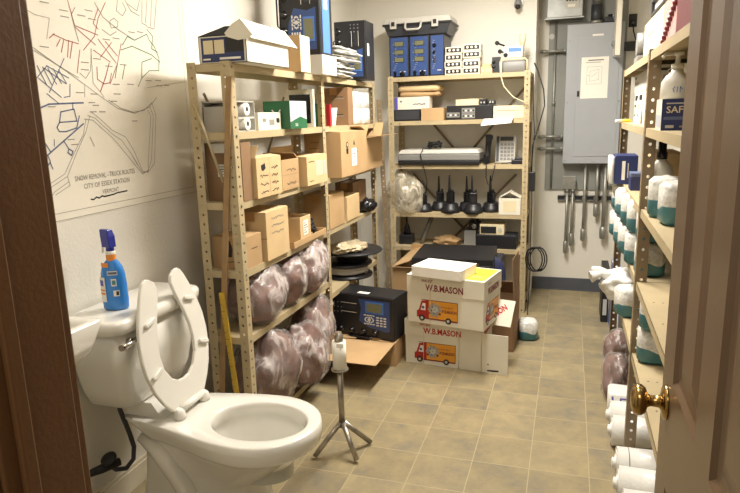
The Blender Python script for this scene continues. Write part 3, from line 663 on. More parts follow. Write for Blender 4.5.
def p_c4(b, F, sx, sy, h): scrib(b, F['right'], .05, .03, .10, .06, 2, seed=5); b.stroke(F['right'], [(0, h*.5), (sy, h*.5)], .001, 'kraft_dark')
carton('kraft carton with faint handwriting between two lighter cartons on the middle shelf', -1.40, -1.232, 2.525, 2.71, S3, .14, 'kraft', top='open', flaps=[('back', 150, .05)], group=GR, paint=p_c4)
def p_c5(b, F, sx, sy, h):
    f = F['right']; b.plate(f, .11, .04, .20, .115, 'cream_card'); b.text(f, 'NO', .135, .07, .025, 'ink_black', bold=.02); b.stroke(f, [(.12, .055), (.19, .055)], .004, 'ink_black'); scrib(b, f, .03, .02, .05, .01, 1, seed=8); scrib(b, f, .02, .115, .07, .01, 1, seed=9)
    b.plate(f, .205, .04, .245, .11, 'light_grey')
carton('light kraft carton lettered NO, overhanging the edge of the middle shelf', -1.40, -1.198, 2.73, 2.99, S3, .14, 'kraft_light', top='open', flaps=[('right', 178, .06), ('left', 110, .05)], group=GR, paint=p_c5)
def p_big(b, F, sx, sy, h):
    f = F['right']; b.disc(f, .10, h-.07, .018, 'ink_black'); b.poly(f, [(.085, h-.12), (.115, h-.12), (.118, h-.09), (.082, h-.09)], 'ink_black'); b.disc(f, .10, h-.07, .010, 'kraft_light', lift=.0014)
    b.poly(f, [(.20, h-.075), (.215, h-.045), (.23, h-.075)], 'ink_black'); scrib(b, f, .19, h-.115, .09, .02, 2, 'ink_black', .002, 4)
    for i in range(6): b.plate(F['front'], .03, .03+i*.032, .13-(i % 2)*.03, .034+i*.032, 'kraft_dark')
carton('large kraft carton with penguin mark and white sticker, overhanging the middle shelf', -1.385, -1.172, 3.135, 3.58, S3, .243, 'kraft', top='open', flaps=[('back', 165, .1), ('left', 170, .09), ('right', 176, .08)], group=GR, paint=p_big, sticker=[('right', .17, .05, .085, .10, 5)])
carton('open kraft carton with splayed flaps at the far end of the middle shelf', -1.385, -1.18, 3.60, 3.93, S3, .195, 'kraft', top='open', flaps=[('right', 8, .11), ('back', 60, .1), ('front', 130, .1)], group=GR)
carton('dark carton standing in the back row behind the large penguin-marked one', -1.55, -1.44, 3.2, 3.7, S3, .20, 'kraft_dark', group=GR) if False else None
# shelf 4
def p_a1(b, F, sx, sy, h):
    f = F['front']; b.poly(f, [(.06, .05), (.09, .05), (.095, .085), (.085, .12), (.07, .12), (.06, .09)], 'ink_black'); scrib(b, f, .04, .03, .09, .01, 1, seed=12)
    scrib(b, F['right'], .04, .08, .05, .01, 1, seed=13)
carton('squat kraft carton at the near end of the lower middle shelf', -1.405, -1.245, 2.185, 2.315, S4, .135, 'kraft', group=GR, paint=p_a1)
def p_a2(b, F, sx, sy, h): scrib(b, F['right'], .05, .115, .12, .065, 3, 'ink_grey', .0035, seed=15); b.stroke(F['front'], [(0, .10), (sx, .10)], .003, 'kraft_dark')
carton('tall kraft carton with grey handwriting near the top of its side, lower middle shelf', -1.38, -1.228, 2.335, 2.555, S4, .215, 'kraft_light', group=GR, paint=p_a2, tape='y')
tray = carton('low kraft cardboard tray at the middle of the lower middle shelf', -1.40, -1.225, 2.60, 3.01, S4, .03, 'kraft', top='open', group=GR, name='cardboard_tray', cat='tray')
carton('small light kraft box with a white sticker standing in the low tray', -1.37, -1.245, 2.72, 2.85, S4+.004, .125, 'kraft_light', top='open', flaps=[('left', 120, .04)], group=GR, sticker=[('right', .035, .03, .06, .075, 5)])
def loops(name, label, c, r, n, m='rubber', th=.005, seed=1, flat=.5, cat='cable', group=None):
    R = random.Random(seed); pts = []
    for i in range(n*12):
        a = 2*PI*i/12; rr = r*(1+R.uniform(-.22, .22)); pts.append((rr*math.cos(a), rr*.8*math.sin(a), th + flat*r*(i/(n*12)) + R.uniform(0, .25)*r*flat))
    o = MB(m).tube(pts, th, n=6).build(name); o.location = c
    return tag(o, label, cat, group)
loops('cable_coil', 'tangle of black cable lying in the low tray behind the small stickered box', (-1.315, 2.93, S4+.006), .055, 4, seed=4, flat=1.2, th=.006)
carton('kraft carton just beyond the centre post on the lower middle shelf', -1.405, -1.238, 3.10, 3.33, S4, .19, 'kraft', group=GR)
carton('small square kraft carton at the far end of the lower middle shelf', -1.405, -1.236, 3.375, 3.60, S4, .145, 'kraft_light', group=GR)
carton('dim dark brown carton at the back corner end of the lower middle shelf', -1.41, -1.29, 3.64, 3.90, S4, .20, 'kraft_dark', group=GR, paint=lambda b, F, sx, sy, h: b.disc(F['right'], .13, .13, .022, 'kraft_inside'))
# crumpled black bag
def blob(mb, c, r, sc_, amp, m, seed=0, k=3, freq=3, ridge=0):
    bm = bmesh.new(); bmesh.ops.create_icosphere(bm, subdivisions=k, radius=1)
    vs_ = []
    for v in bm.verts:
        p = v.co.copy(); d = noise.noise(p*freq + Vector((seed*7.1, 0, 0)))
        if ridge:
            h_ = Vector((p.x, p.y, p.z*.55)); f1 = abs(noise.noise(h_*freq*1.3 + Vector((0, seed*3.3, 0)))); f2 = abs(noise.noise(h_*freq*3.3 + Vector((seed*1.7, 0, 5))))
            d = d*.8 - ridge*(.36*(.25-f1) + .26*(.25-f2))*-1
        q = p*(1+amp*d); q = Vector((q.x*sc_[0]*r, q.y*sc_[1]*r, q.z*sc_[2]*r)); vs_.append(q+Vector(c))
    bm.verts.ensure_lookup_table(); fs = [tuple(v.index for v in f.verts) for f in bm.faces]; bm.free()
    zmin = c[2]-sc_[2]*r*.80
    vs_ = [Vector((v.x, v.y, max(v.z, zmin))) for v in vs_]
    return mb.add(vs_, fs, m, smooth=True)
o = blob(MB(), (0, 0, .04), .05, (1.1, 1.3, .9), .5, 'black_gloss', 3, 3, 3, 1).build('plastic_bag'); o.location = (-1.235, 3.76, S4+.001); tag(o, 'crumpled black plastic bag at the far end of the lower middle shelf', 'bag')
# shelf 2
t = thing('roll_carton', 'grey cardboard box of round rolls at the near end of the second shelf', 'box', (-1.325, 2.262, S2))
MB('light_grey').box((-.078, -.072, 0), (.078, .072, .004)).box((-.078, -.072, .004), (-.074, .072, .12)).box((.072, -.072, .05), (.078, .072, .058)).box((-.078, -.072, .004), (.078, -.068, .10)).box((-.078, .068, .004), (.078, .072, .12)).box((-.078, -.072, .115), (.078, .072, .12)).build('box_body', t)
for z in (.03, .088): MB('white_paper').cyl((-.07, .0, z), (.082, .0, z), .025, n=20).cyl((.081, 0, z), (.0825, 0, z), .01, 'ink_black', n=12).build('roll', t)
carton('flattish white printed box beside the box of rolls on the second shelf', -1.40, -1.255, 2.375, 2.59, S2, .075, 'white_card', group=GR, tape=None,
       paint=lambda b, F, sx, sy, h: (b.plate(F['right'], .04, .035, .07, .05, 'ink_grey'), b.plate(F['right'], .10, .02, .15, .045, 'ink_grey'), b.plate(F['right'], .17, .03, .20, .05, 'ink_black')))
def p_green(b, F, sx, sy, h):
    f = F['front']; b.stroke(f, [(.045, .085), (.065, .06), (.085, .085)], .006, 'white_paper'); b.stroke(f, [(.065, .062), (.065, .038)], .006, 'white_paper')
    r = F['right']; b.plate(r, 0, .0, sy, h, 'lilac_print'); b.poly(r, [(0, 0), (sy, 0), (sy, .04), (sy*.6, .055), (0, .03)], 'green_print', lift=.001)
    b.stroke(r, [(sy*.55, .075), (sy*.62, .105)], .003, 'ink_blue', lift=.0014); b.text(r, 'tax', .05, .012, .018, 'white_paper', lift=.002)
carton('green and silver printed box with a white Y mark on the second shelf', -1.345, -1.212, 2.60, 2.785, S2, .125, 'green_print', group=GR, tape=None, paint=p_green)
pf = thing('picture_frame', 'white-framed dark panel leaning behind the green printed box', 'picture frame', (-1.33, 2.99, S2), rot=(.0, 0, 0))
MB('white_card').box((-.075, -.01, 0), (.075, .01, .19)).build('frame', pf, bevel=.003)
MB('black_gloss').box((-.058, -.013, .02), (.058, -.0102, .165)).build('panel', pf)
def book(label, x, y, z, w, d, h, m, rz=0, name='folder', group=None, cat='folder'):
    t = thing(name, label, cat, (x, y, z), rz, group)
    MB(m).box((-d/2, -w/2, 0), (d/2, -w/2+.002, h)).box((-d/2, w/2-.002, 0), (d/2, w/2, h)).box((d/2-.002, -w/2, 0), (d/2, w/2, h)).build('cover', t)
    MB('white_paper').box((-d/2+.003, -w/2+.0025, .003), (d/2-.004, w/2-.0025, h-.004)).build('pages', t)
    return t
book('green folder standing just beyond the centre post on the second shelf', -1.31, 3.125, S2, .018, .12, .12, 'green_print', group='folders on the second shelf')
book('red folder standing between the green folder and a large grey carton', -1.30, 3.165, S2, .03, .13, .115, 'red_plastic', group='folders on the second shelf')
def p_tan(b, F, sx, sy, h):
    f = F['front']
    for z in (.05, .15): b.plate(f, .10, z, .155, z+.006, 'ink_grey'); b.plate(f, .10, z+.01, .15, z+.014, 'ink_black')
carton('greyish brown carton with small printed lines standing on the second shelf beyond the folders', -1.42, -1.24, 3.46, 3.55, S2, .215, 'kraft_dark', group=GR, paint=p_tan)
sh_ = MB('white_card').box((-.06, -.001, 0), (.06, .001, .11)).build('card_sheet'); sh_.location = (-1.30, 3.24, S2+.002); sh_.rotation_euler = (-.5, 0, .1); tag(sh_, 'loose white card sheet leaning between the red folder and the greyish carton', 'card')
pk = thing('paper_pack', 'white wrapped paper pack, lower near one of four on the second shelf', 'paper pack', (-1.315, 3.645, S2), group='white paper packs on the second shelf')
MB('film_white').rbox((-.08, -.075, 0), (.08, .075, .098), .02).build('wrapper', pk)
MB('white_paper').box((.0795, -.045, .03), (.081, .04, .07)).build('label_sticker', pk)
G4 = 'white paper packs on the second shelf'
dup(pk, (-1.315, 3.80, S2), 'white wrapped paper pack, lower far one of four on the second shelf', .03)
dup(pk, (-1.318, 3.645, S2+.099), 'white wrapped paper pack, upper near one of four on the second shelf', -.04)
dup(pk, (-1.318, 3.80, S2+.099), 'white wrapped paper pack, upper far one of four on the second shelf', .02)
# top shelf
t = thing('file_box', 'white box with navy print and black lid standing open, end of top shelf', 'box', (-1.275, 2.345, S1))
b = MB('white_card'); w2, d2, hh = .103, .185, .10
b.box((-w2, -d2, 0), (w2, d2, .003)).box((-w2, -d2, 0), (-w2+.003, d2, hh)).box((w2-.003, -d2, 0), (w2, d2, hh)).box((-w2, -d2, 0), (w2, -d2+.003, hh)).box((-w2, d2-.003, 0), (w2, d2, hh))
F = faces(2*w2, 2*d2, hh)['front']
b.plate(F, .012, .006, .196, .096, 'navy_print'); b.plate(F, .022, .036, .064, .086, 'cream_card', lift=.001); b.plate(F, .070, .036, .112, .086, 'cream_card', lift=.001); b.plate(F, .119, .04, .196, .096, 'ink_black', lift=.0009)
b.plate(F, .018, .014, .05, .020, 'white_paper', lift=.001); b.plate(F, .09, .014, .18, .022, 'white_paper', lift=.001)
b.build('box_body', t)
MB('matte_black').add([(-w2, -d2, hh), (w2, -d2, hh), (w2-.02, -d2+.12, hh+.05), (-w2+.05, -d2+.12, hh+.05), (-w2, -d2, hh+.003), (w2, -d2, hh+.003), (w2-.02, -d2+.12, hh+.053), (-w2+.05, -d2+.12, hh+.053)], [(0,3,2,1),(4,5,6,7),(0,1,5,4),(1,2,6,5),(2,3,7,6),(3,0,4,7)]).build('lid', t)
fl = MB('white_card'); fr = frame((w2+.012, 0, hh-.012), (0, 1, 0), (-.38, 0, .92))
fl.prism([(-d2+.02, 0), (d2+.07, 0), (d2+.05, .018), (d2, .070), (-d2-.01, .072)], -.0015, .0015, xf=fr); fl.build('flap', t)
fr = frame((0, -d2-.006, 0), (1, 0, 0), (0, 0, 1))
MB('white_card').prism([(w2-.085, hh+.008), (w2-.075, hh-.006), (w2-.03, hh-.020), (w2+.012, hh-.016), (w2+.034, hh-.004), (w2-.015, hh+.056), (w2-.05, hh+.040)], -.0012, .0012, xf=fr).build('flap', t)
fr = frame((.0, d2, hh), (1, 0, 0), (0, .5, .87)); MB('white_card').prism([(-.09, 0), (.09, 0), (.0, .10)], -.0012, .0012, xf=fr).build('flap', t)
carton('upright plain kraft box between the navy printed box and a tester on the top shelf', -1.365, -1.21, 2.745, 2.855, S1, .165, 'kraft', group=GR, tape=None, paint=lambda b, F, sx, sy, h: b.plate(F['right'], 0, 0, sy, h, 'cream_card'))
carton('low white box under the upright blue tester on the top shelf', -1.40, -1.185, 2.955, 3.15, S1, .094, 'white_card', group=GR, tape=None, paint=lambda b, F, sx, sy, h: b.plate(F['front'], 0, 0, sx, h, 'light_grey'))

# ------------------------------------------------------------------ testers
def tester(label, W, D, Hh, loc, rz=0, rot=None, group='blue and black electronic testers', blue_side=False):
    """landscape front: meters left, screen and keypad right, four knobs along the bottom; front looks -y"""
    t = thing('electronic_tester', label, 'electronic tester', loc, rz, group, rot)
    fr = frame((-W/2, -D/2, 0), (1, 0, 0), (0, 0, 1)); k = Hh/.26; kx = W/.43
    MB('black_plastic').box((-W/2, -D/2+.006, 0), (W/2, D/2, Hh)).build('case', t, bevel=.006)
    p = MB('black_plastic').box((-W/2+.004, -D/2, .006), (W/2-.004, -D/2+.007, Hh-.004))
    blue = [(.20*kx, .10*k), (.215*kx, .18*k), (.20*kx, .235*k), (.405*kx, .235*k), (.405*kx, .06*k), (.39*kx, .05*k), (.27*kx, .065*k)]
    p.poly(fr, blue, 'tester_blue')
    for i in range(2): p.plate(fr, .075*kx, (.20-i*.055)*k, .185*kx, (.204-i*.055)*k, 'light_grey')
    for i in range(9): p.disc(fr, (.03+.025*(i % 3))*kx, (.14+.03*(i//3))*k, .004, 'grey_plastic', lift=.001)
    for i in range(7): p.plate(fr, (.09+i*.013)*kx, .165*k, (.095+i*.013)*kx, .19*k, 'dark_grey')
    po = p.build('front_panel', t, bevel=.002)
    s_ = MB('tester_blue_light').plate(fr, .245*kx, .155*k, .365*kx, .225*k, 'tester_blue_light', t=.002, lift=.001); s_.plate(fr, .255*kx, .163*k, .355*kx, .217*k, 'lcd', t=.001, lift=.0032); s_.build('screen', t)
    kp = MB('key_white')
    for r in range(4):
        for c in range(3): kp.plate(fr, (.318+c*.024)*kx, (.082+r*.016)*k, (.334+c*.024)*kx, (.090+r*.016)*k, 'key_white', t=.003, lift=.001)
    for c in range(4): kp.plate(fr, (.235+c*.019)*kx, .138*k, (.249+c*.019)*kx, .144*k, 'key_white', t=.003, lift=.001)
    for c in range(4): kp.plate(fr, (.235+c*.019)*kx, .085*k, (.249+c*.019)*kx, .091*k, 'key_white', t=.003, lift=.001)
    for i in range(12):
        a = 2*PI*i/12; kp.disc(fr, (.27+.028*math.cos(a))*kx, (.114+.016*math.sin(a))*k, .0045, 'key_white', t=.003, lift=.001, n=8)
    kp.disc(fr, .27*kx, .114*k, .010, 'key_white', t=.003, lift=.001); kp.build('keypad', t)
    for x in (.075, .15, .23, .31):
        kn = MB('black_gloss').lathe([(.020, 0), (.019, .004), (.013, .006), (.012, .016), (.009, .018)], xf=fr @ tr(x*kx, .035*k, .001), n=18); kn.build('knob', t)
    MB('black_plastic').tube([(-W*.18, -D/2-.004, .012), (-W*.16, -D/2-.018, .004), (W*.16, -D/2-.018, .004), (W*.18, -D/2-.004, .012)], .005, n=6).build('handle', t)
    if blue_side:
        MB('tester_blue_light').box((-W/2+.01, -D/2+.03, Hh), (W/2-.01, D/2-.04, Hh+.0015)).box((-W/2+.02, -D/2+.05, Hh+.0015), (-W/2+.20, D/2-.07, Hh+.002), 'white_paper').build('side_panel', t)
    else:
        MB('white_paper').box((-.04, -D/2+.03, Hh), (.03, -D/2+.065, Hh+.0008)).build('label_sticker', t)
    return t
ta = tester('blue and black tester standing on end on the low white box, top shelf', .42, .165, .225, (-1.418, 3.045, S1+.097+.42), rot=(0, PI/2, 0), blue_side=True)
ta.location = (-1.418, 3.045, S1+.0965+.21)
tb = tester('blue and black tester standing on end behind white packaging, far end of the top shelf', .34, .17, .20, (-1.372, 3.70, S1+.0025+.17), rot=(0, PI/2, 0))
tc_ = tester('blue and black tester lying on an open carton on the floor', .415, .19, .25, (-1.085, 3.275, .147), rz=-.19)
# white crumpled packaging beside the testers
def sheet_pile(label, loc, n, w, d, seed, m='film_white', dz=.014, group=None, name='packaging_bag', cat='packaging'):
    R = random.Random(seed)
    for i in range(n):
        mb = MB(m); K = 9; vs_ = []; fs = []
        ww, dd = w*R.uniform(.85, 1.1), d*R.uniform(.85, 1.1)
        for a in range(K+1):
            for b_ in range(K+1):
                x = (a/K-.5)*ww; y = (b_/K-.5)*dd; e = max(abs(a/K-.5), abs(b_/K-.5))*2
                vs_.append((x + .012*noise.noise(Vector((x*20, y*20, i+seed))), y, dz*.55 + dz*.8*noise.noise(Vector((x*18, y*18, i*3+seed))) - (.5*dz if e > .95 else 0)))
        for a in range(K):
            for b_ in range(K): q = a*(K+1)+b_; fs.append((q, q+K+1, q+K+2, q+1))
        mb.add(vs_, fs, m, smooth=True)
        o = mb.build(name, solid=dz*.7, rot=(0, 0, R.uniform(-.25, .25))); o.location = (loc[0]+R.uniform(-.008, .008), loc[1]+R.uniform(-.01, .01), loc[2]+.004+i*dz)
        tag(o, label % ORD[i] if '%' in label else label, cat, group)
ORD = ['lowest', 'second lowest', 'third lowest', 'fourth lowest', 'middle', 'fourth highest', 'third highest', 'second highest', 'topmost', 'very top']
t = thing('packaging_bundle', 'stack of crumpled white packaging bags between the two testers on the top shelf', 'packaging', (-1.285, 3.38, S1+.002))
for i in range(8):
    R = random.Random(40+i); mb = MB('film_white'); K = 8; vs_ = []; fs = []; ww, dd, dz = .17*R.uniform(.85, 1.15), .36*R.uniform(.8, 1.05), .02
    top = []; bot = []
    for a in range(K+1):
        for b_ in range(K+1):
            x = (a/K-.5)*ww; y = (b_/K-.5)*dd; u1 = abs(a/K-.5)*2; u2 = abs(b_/K-.5)*2; th = .0035+.011*(1-u1**4)*(1-u2**4)
            wv_ = .012*noise.noise(Vector((x*25, y*25, i*5)))
            top.append((x, y, th+wv_)); bot.append((x, y, -th*.6+wv_))
    n_ = len(top)
    for a in range(K):
        for b_ in range(K): q = a*(K+1)+b_; fs.append((q, q+K+1, q+K+2, q+1)); fs.append((n_+q, n_+q+1, n_+q+K+2, n_+q+K+1))
    edge = [a*(K+1) for a in range(K+1)] + [K*(K+1)+b_ for b_ in range(1, K+1)] + [a*(K+1)+K for a in range(K-1, -1, -1)] + [b_ for b_ in range(K-1, 0, -1)]
    for e0, e1 in zip(edge, edge[1:]+edge[:1]): fs.append((e0, e1, n_+e1, n_+e0))
    mb.add(top+bot, fs, 'film_white', smooth=True)
    mb.build('packaging_bag', t, loc=(R.uniform(-.012, .02), R.uniform(-.02, .02), .012+i*.0205), rot=(0, 0, R.uniform(-.15, .15)))
bk = book('black binder standing on end against the packaging bags beside the near tester', -1.30, 3.19, S1+.001, .03, .12, .30, 'black_plastic')
bk['category'] = 'binder'

# ------------------------------------------------------------------ cable reels at the far lower shelf
t = thing('cable_reel', 'grey and black cable reel lying flat on the lowest shelf at the far end', 'cable reel', (-1.30, 3.52, .4205))
MB('black_plastic').lathe([(.0, 0), (.155, 0), (.155, .012), (.09, .014), (.09, .075), (.155, .077), (.155, .088), (0, .088)], n=36, caps=False).build('spool', t)
MB('reel_white').tube([( .118*math.cos(2*PI*i/30), .118*math.sin(2*PI*i/30), .026+.036*(i/90)) for i in range(91)], .012, n=8).build('cable', t)
t = thing('cable_reel', 'wide black reel lying on top of the grey cable reel, sticking out of the shelf', 'cable reel', (-1.27, 3.53, .5115))
MB('black_plastic').lathe([(0, 0), (.09, 0), (.10, .01), (.10, .055), (.185, .062), (.19, .068), (.185, .074), (0, .074)], n=36, caps=False).build('spool', t)
sh_ = thing('plastic_packaging', 'crumpled clear plastic packaging heaped on the wide black reel', 'packaging', (-1.27, 3.48, .587))
for i, (x, y, r, s_) in enumerate(((0, .05, .07, (1.3, 1.5, .35)), (-.03, -.08, .055, (1.2, 1.2, .6)), (.02, -.02, .05, (1.5, 1.2, .5)))):
    blob(MB(), (x, y, r*s_[2]*.8), r, s_, .5, 'bag_clear', i+5, 4, 2.5, 1.3).build('crumpled_sheet', sh_)
# ------------------------------------------------------------------ bags of brown material
def stuffed_bag(label, c, r, seed):
    """c = centre, r = (rx, ry, rz) half sizes"""
    zb = c[2]-r[2]*.8
    t = thing('stuffed_plastic_bag', label, 'bag', (c[0], c[1], zb), group='clear plastic bags full of brown material')
    blob(MB(), (0, 0, r[2]*.80), 1, (r[0]*.93, r[1]*.93, r[2]*.97), .28, 'brown_fill', seed, 4, 1.5, .5).build('brown_contents', t)
    f = MB(); blob(f, (0, 0, r[2]*.8), 1, (r[0]*1.03, r[1]*1.03, r[2]*1.03), .28, 'bag_film', seed, 5, 1.5, 1.5)
    f.build('bag_film', t)
    n = MB('bag_film'); R = random.Random(seed); tz = r[2]*1.3; dx = R.uniform(.2, .6)*r[0]; dy = R.uniform(-.5, .3)*r[1]   # gathered neck, flopping outward
    n.lathe([(.024, 0), (.013, .016), (.015, .022), (.024, .036), (.030, .046)], n=14, xf=tr(dx+r[0]*.1, dy, tz*1.12) @ Matrix.Rotation(.5, 4, 'Y'), caps=False)
    n.build('gathered_neck', t)
    return t
stuffed_bag('stuffed clear bag nearest the toilet on the low shelf of the left shelving', (-1.315, 2.38, .625), (.125, .175, .135), 1)
stuffed_bag('stuffed clear bag in the middle of the low shelf, between two larger ones', (-1.30, 2.625, .62), (.12, .11, .13), 2)
stuffed_bag('stuffed clear bag at the far end of the low shelf beside the centre post', (-1.305, 2.87, .63), (.13, .165, .145), 3)
stuffed_bag('large stuffed bag on the bottom shelf behind the toilet seat', (-1.295, 2.40, .245), (.135, .19, .215), 4)
stuffed_bag('stuffed bag bulging out of the bottom shelf, middle of its row', (-1.235, 2.66, .225), (.13, .125, .17), 5)
stuffed_bag('stuffed bag at the far end of the bottom shelf, nearest the floor tester', (-1.285, 2.89, .255), (.125, .13, .21), 6)

# sticks leaning at the end of the shelving
o = MB('yellow_paint').box((-.011, -.004, 0), (.011, .004, .70))
for i in range(22): o.plate(frame((-.011, -.004, .02+i*.03), (1,0,0), (0,0,1)), 0, 0, .008 if i % 4 else .016, .0016, 'ink_black')
o = o.build('measuring_stick', rot=(0, math.radians(-4.5), 0)); o.location = (-1.282, 2.118, 0.002); tag(o, 'yellow measuring stick leaning at the near end of the left shelving', 'measuring stick')
o = MB('wood').box((-.012, -.004, 0), (.012, .004, 1.56)).build('wooden_strip', rot=(0, math.radians(6.3), 0)); o.location = (-1.408, 2.131, .003); tag(o, 'long thin brown wooden strip leaning across the near end of the left shelving', 'wooden strip')
mb = MB('steel_brown'); perf_strip(mb, (0, 0, 0), (1, 0, 0), (0, 0, 1), .034, 1.5, 'steel_brown'); perf_strip(mb, (0, 0, 0), (0, 1, 0), (0, 0, 1), .034, 1.5, 'steel_brown')
o = mb.build('angle_bar', solid=.0016, rot=(0, math.radians(-2.2), 0)); o.location = (-1.215, 4.13, .002); tag(o, 'loose perforated brown angle bar leaning in the back left corner', 'angle bar')

# ------------------------------------------------------------------ floor items
carton('open kraft carton under the floor tester, one flap folded out flat', -1.285, -.885, 3.145, 3.50, 0, .14, 'kraft', rz=-.03, top='open', flaps=[('front', 0, .33), ('back', 70, .18), ('right', 178, .10), ('left', 178, .16)], name='cardboard_carton')
carton('open kraft carton standing behind the tester in front of the back shelving', -1.06, -.70, 3.70, 4.20, 0, .44, 'kraft', top='open', flaps=[('left', 160, .12), ('front', 12, .02), ('back', 100, .05)])
def truck(b, f, x, y, w, h, wheels=True):
    """delivery truck print, cab on the left"""
    b.poly(f, [(x, y+h*.12), (x, y+h*.42), (x+w*.05, y+h*.48), (x+w*.12, y+h*.92), (x+w*.30, y+h), (x+w*.30, y+h*.12)], 'truck_red', lift=.0004)
    b.plate(f, x+w*.30, y+h*.12, x+w, y+h, 'truck_orange', lift=.0004); b.plate(f, x+w*.10, y+h*.06, x+w, y+h*.13, 'ink_maroon', lift=.0006)
    b.stroke(f, [(x+w*.12, y+h*.99), (x+w, y+h*.99), (x+w, y+h*.1)], .003, 'ink_maroon', lift=.0016)
    b.poly(f, [(x+w*.10, y+h*.48), (x+w*.15, y+h*.82), (x+w*.22, y+h*.82), (x+w*.22, y+h*.48)], 'white_paper', lift=.0012)
    b.disc(f, x+w*.16, y+h*.62, h*.07, 'ink_blue', lift=.002)
    cx, cy, R = x+w*.45, y+h*.55, h*.30
    b.disc(f, cx, cy, R*.9, 'crest_grey', lift=.0012)
    for i in range(10):
        a = PI/2+(i-4.5)*.62; b.disc(f, cx+R*math.cos(a), cy+R*math.sin(a), R*.2, 'ink_maroon' if i in (1, 8) else 'crest_grey', lift=.0013, n=8)
    b.disc(f, cx, cy+R*.1, R*.55, 'light_grey', lift=.0022); 
    for dx, dy in ((-.35, .45), (.1, .55), (-.5, -.1), (-.1, -.5), (.35, -.35), (.05, .1)): b.disc(f, cx+R*dx, cy+R*dy, R*.11, 'ink_grey' if dx > 0 else 'ink_black', lift=.0032, n=6)
    b.text(f, 'WHO BUT', x+w*.60, y+h*.68, h*.09, 'ink_maroon', lift=.0014)
    b.text(f, 'W.B.MASON', x+w*.60, y+h*.46, h*.15, 'ink_maroon', w=w*.38, bold=.03, lift=.0014)
    for q in (.13, .78):
        b.disc(f, x+w*q, y+h*.10, h*.15, 'ink_black', lift=.002); b.disc(f, x+w*q, y+h*.10, h*.07, 'light_grey', lift=.003)
def mason(label, loc, W, D, Hh, lid, rz, lidcol, group):
    t = thing('printed_carton', label, 'carton', loc, rz, group)
    b = MB('white_card').box((-W/2+.004, -D/2+.004, 0), (W/2-.004, D/2-.004, Hh-.01)); F = faces(W-.008, D-.008, Hh)
    truck(b, F['front'], W*.12, .018, W*.54, Hh*.44 if Hh < .3 else .1); truck(b, F['right'], D*.12, .022, D*.72, Hh*.42)
    b.build('carton_body', t, bevel=.002)
    l = MB('white_card').box((-W/2, -D/2, Hh-lid), (W/2, D/2, Hh)); F = faces(W, D, Hh)
    f = F['front']
    l.text(f, 'WHO BUT', W*.20, Hh-lid*.34, lid*.16, lidcol, w=W*.15, bold=.02)
    s = 'W.B.MASON'
    l.text(f, s, W*.255, Hh-lid*.80, lid*.36, lidcol, w=W*.49, bold=.03)
    f = F['right']; l.text(f, 'WHO BUT', D*.2, Hh-lid*.32, lid*.13, lidcol, w=D*.2); l.text(f, s, D*.22, Hh-lid*.82, lid*.36, lidcol, w=D*.6, bold=.045)
    lo = l.build('lid', t, bevel=.002)
    # twine round the carton
    for x in ((-W*.19, ) if group and 'upper' in label else (-W*.25, W*.21)):
        MB('cream_card').tube([(x, -D/2-.002, .0), (x+.004, -D/2-.0025, Hh*.6), (x-.002, -D/2-.0035, Hh+.001), (x, 0, Hh+.001), (x, D/2+.002, Hh+.001), (x, D/2+.002, .0)], .0016, n=5).build('string', t)
    return t
lw = mason('lower white W.B.MASON carton on the floor with one flap sticking out', (-.6235, 3.353, 0), .443, .30, .262, .093, -.09, 'ink_red', 'white W.B.MASON cartons')
fl = MB('white_card').box((.2235, -.150, 0), (.365, -.146, .222)); fr = frame((.2235, -.150, 0), (1,0,0), (0,0,1)); fl.poly(fr, [(.03, .018), (.09, .022), (.095, .014), (.06, .010), (.03, .011)], 'ink_black'); fl.disc(fr, .035, .05, .004, 'ink_black')
fl.build('flap', lw)
up = mason('upper white W.B.MASON carton with yellow top label, stacked on the lower one', (-.583, 3.285, .264), .445, .295, .27, .10, -.20, 'ink_maroon', 'white W.B.MASON cartons')
lb_ = MB('yellow_label'); ft = faces(.445, .295, .2706)['top']; lb_.plate(ft, .25, .02, .435, .275, 'yellow_label', t=.0006, lift=.0002); lb_.text(ft, 'W.B.MASON', .28, .13, .03, 'ink_red', w=.12, lift=.0012); 
for i in range(3): lb_.stroke(ft, [(.27, .07+i*.015), (.41, .07+i*.015)], .003, 'cream_card', lift=.0012)
lb_.build('label_sticker', up)
carton('flat white box lying on top of the upper W.B.MASON carton', -.772, -.482, 3.105, 3.31, .5375, .055, 'white_paper', rz=-.27, tape=None, name='flat_box', cat='box')
t = thing('lid_offcut', 'loose white card with red lettering leaning beside the upper W.B.MASON carton', 'card', (-.345, 3.30, .236), rot=(-.55, 0, -.25))
b = MB('white_card').box((-.055, -.0015, 0), (.075, .0015, .15)); b.text(frame((-.05, -.0016, .02), (.75, 0, .66), (-.66, 0, .75)), 'MASON', .0, .0, .035, 'ink_red', w=.12, bold=.04); b.build('card_sheet', t)
carton('brown carton with one tall flap up, right of the W.B.MASON cartons', -.50, -.268, 3.52, 3.78, 0, .29, 'kraft_dark', rz=-.05, top='open', flaps=[('right', 93, .27), ('left', 95, .12), ('back', 120, .1)])
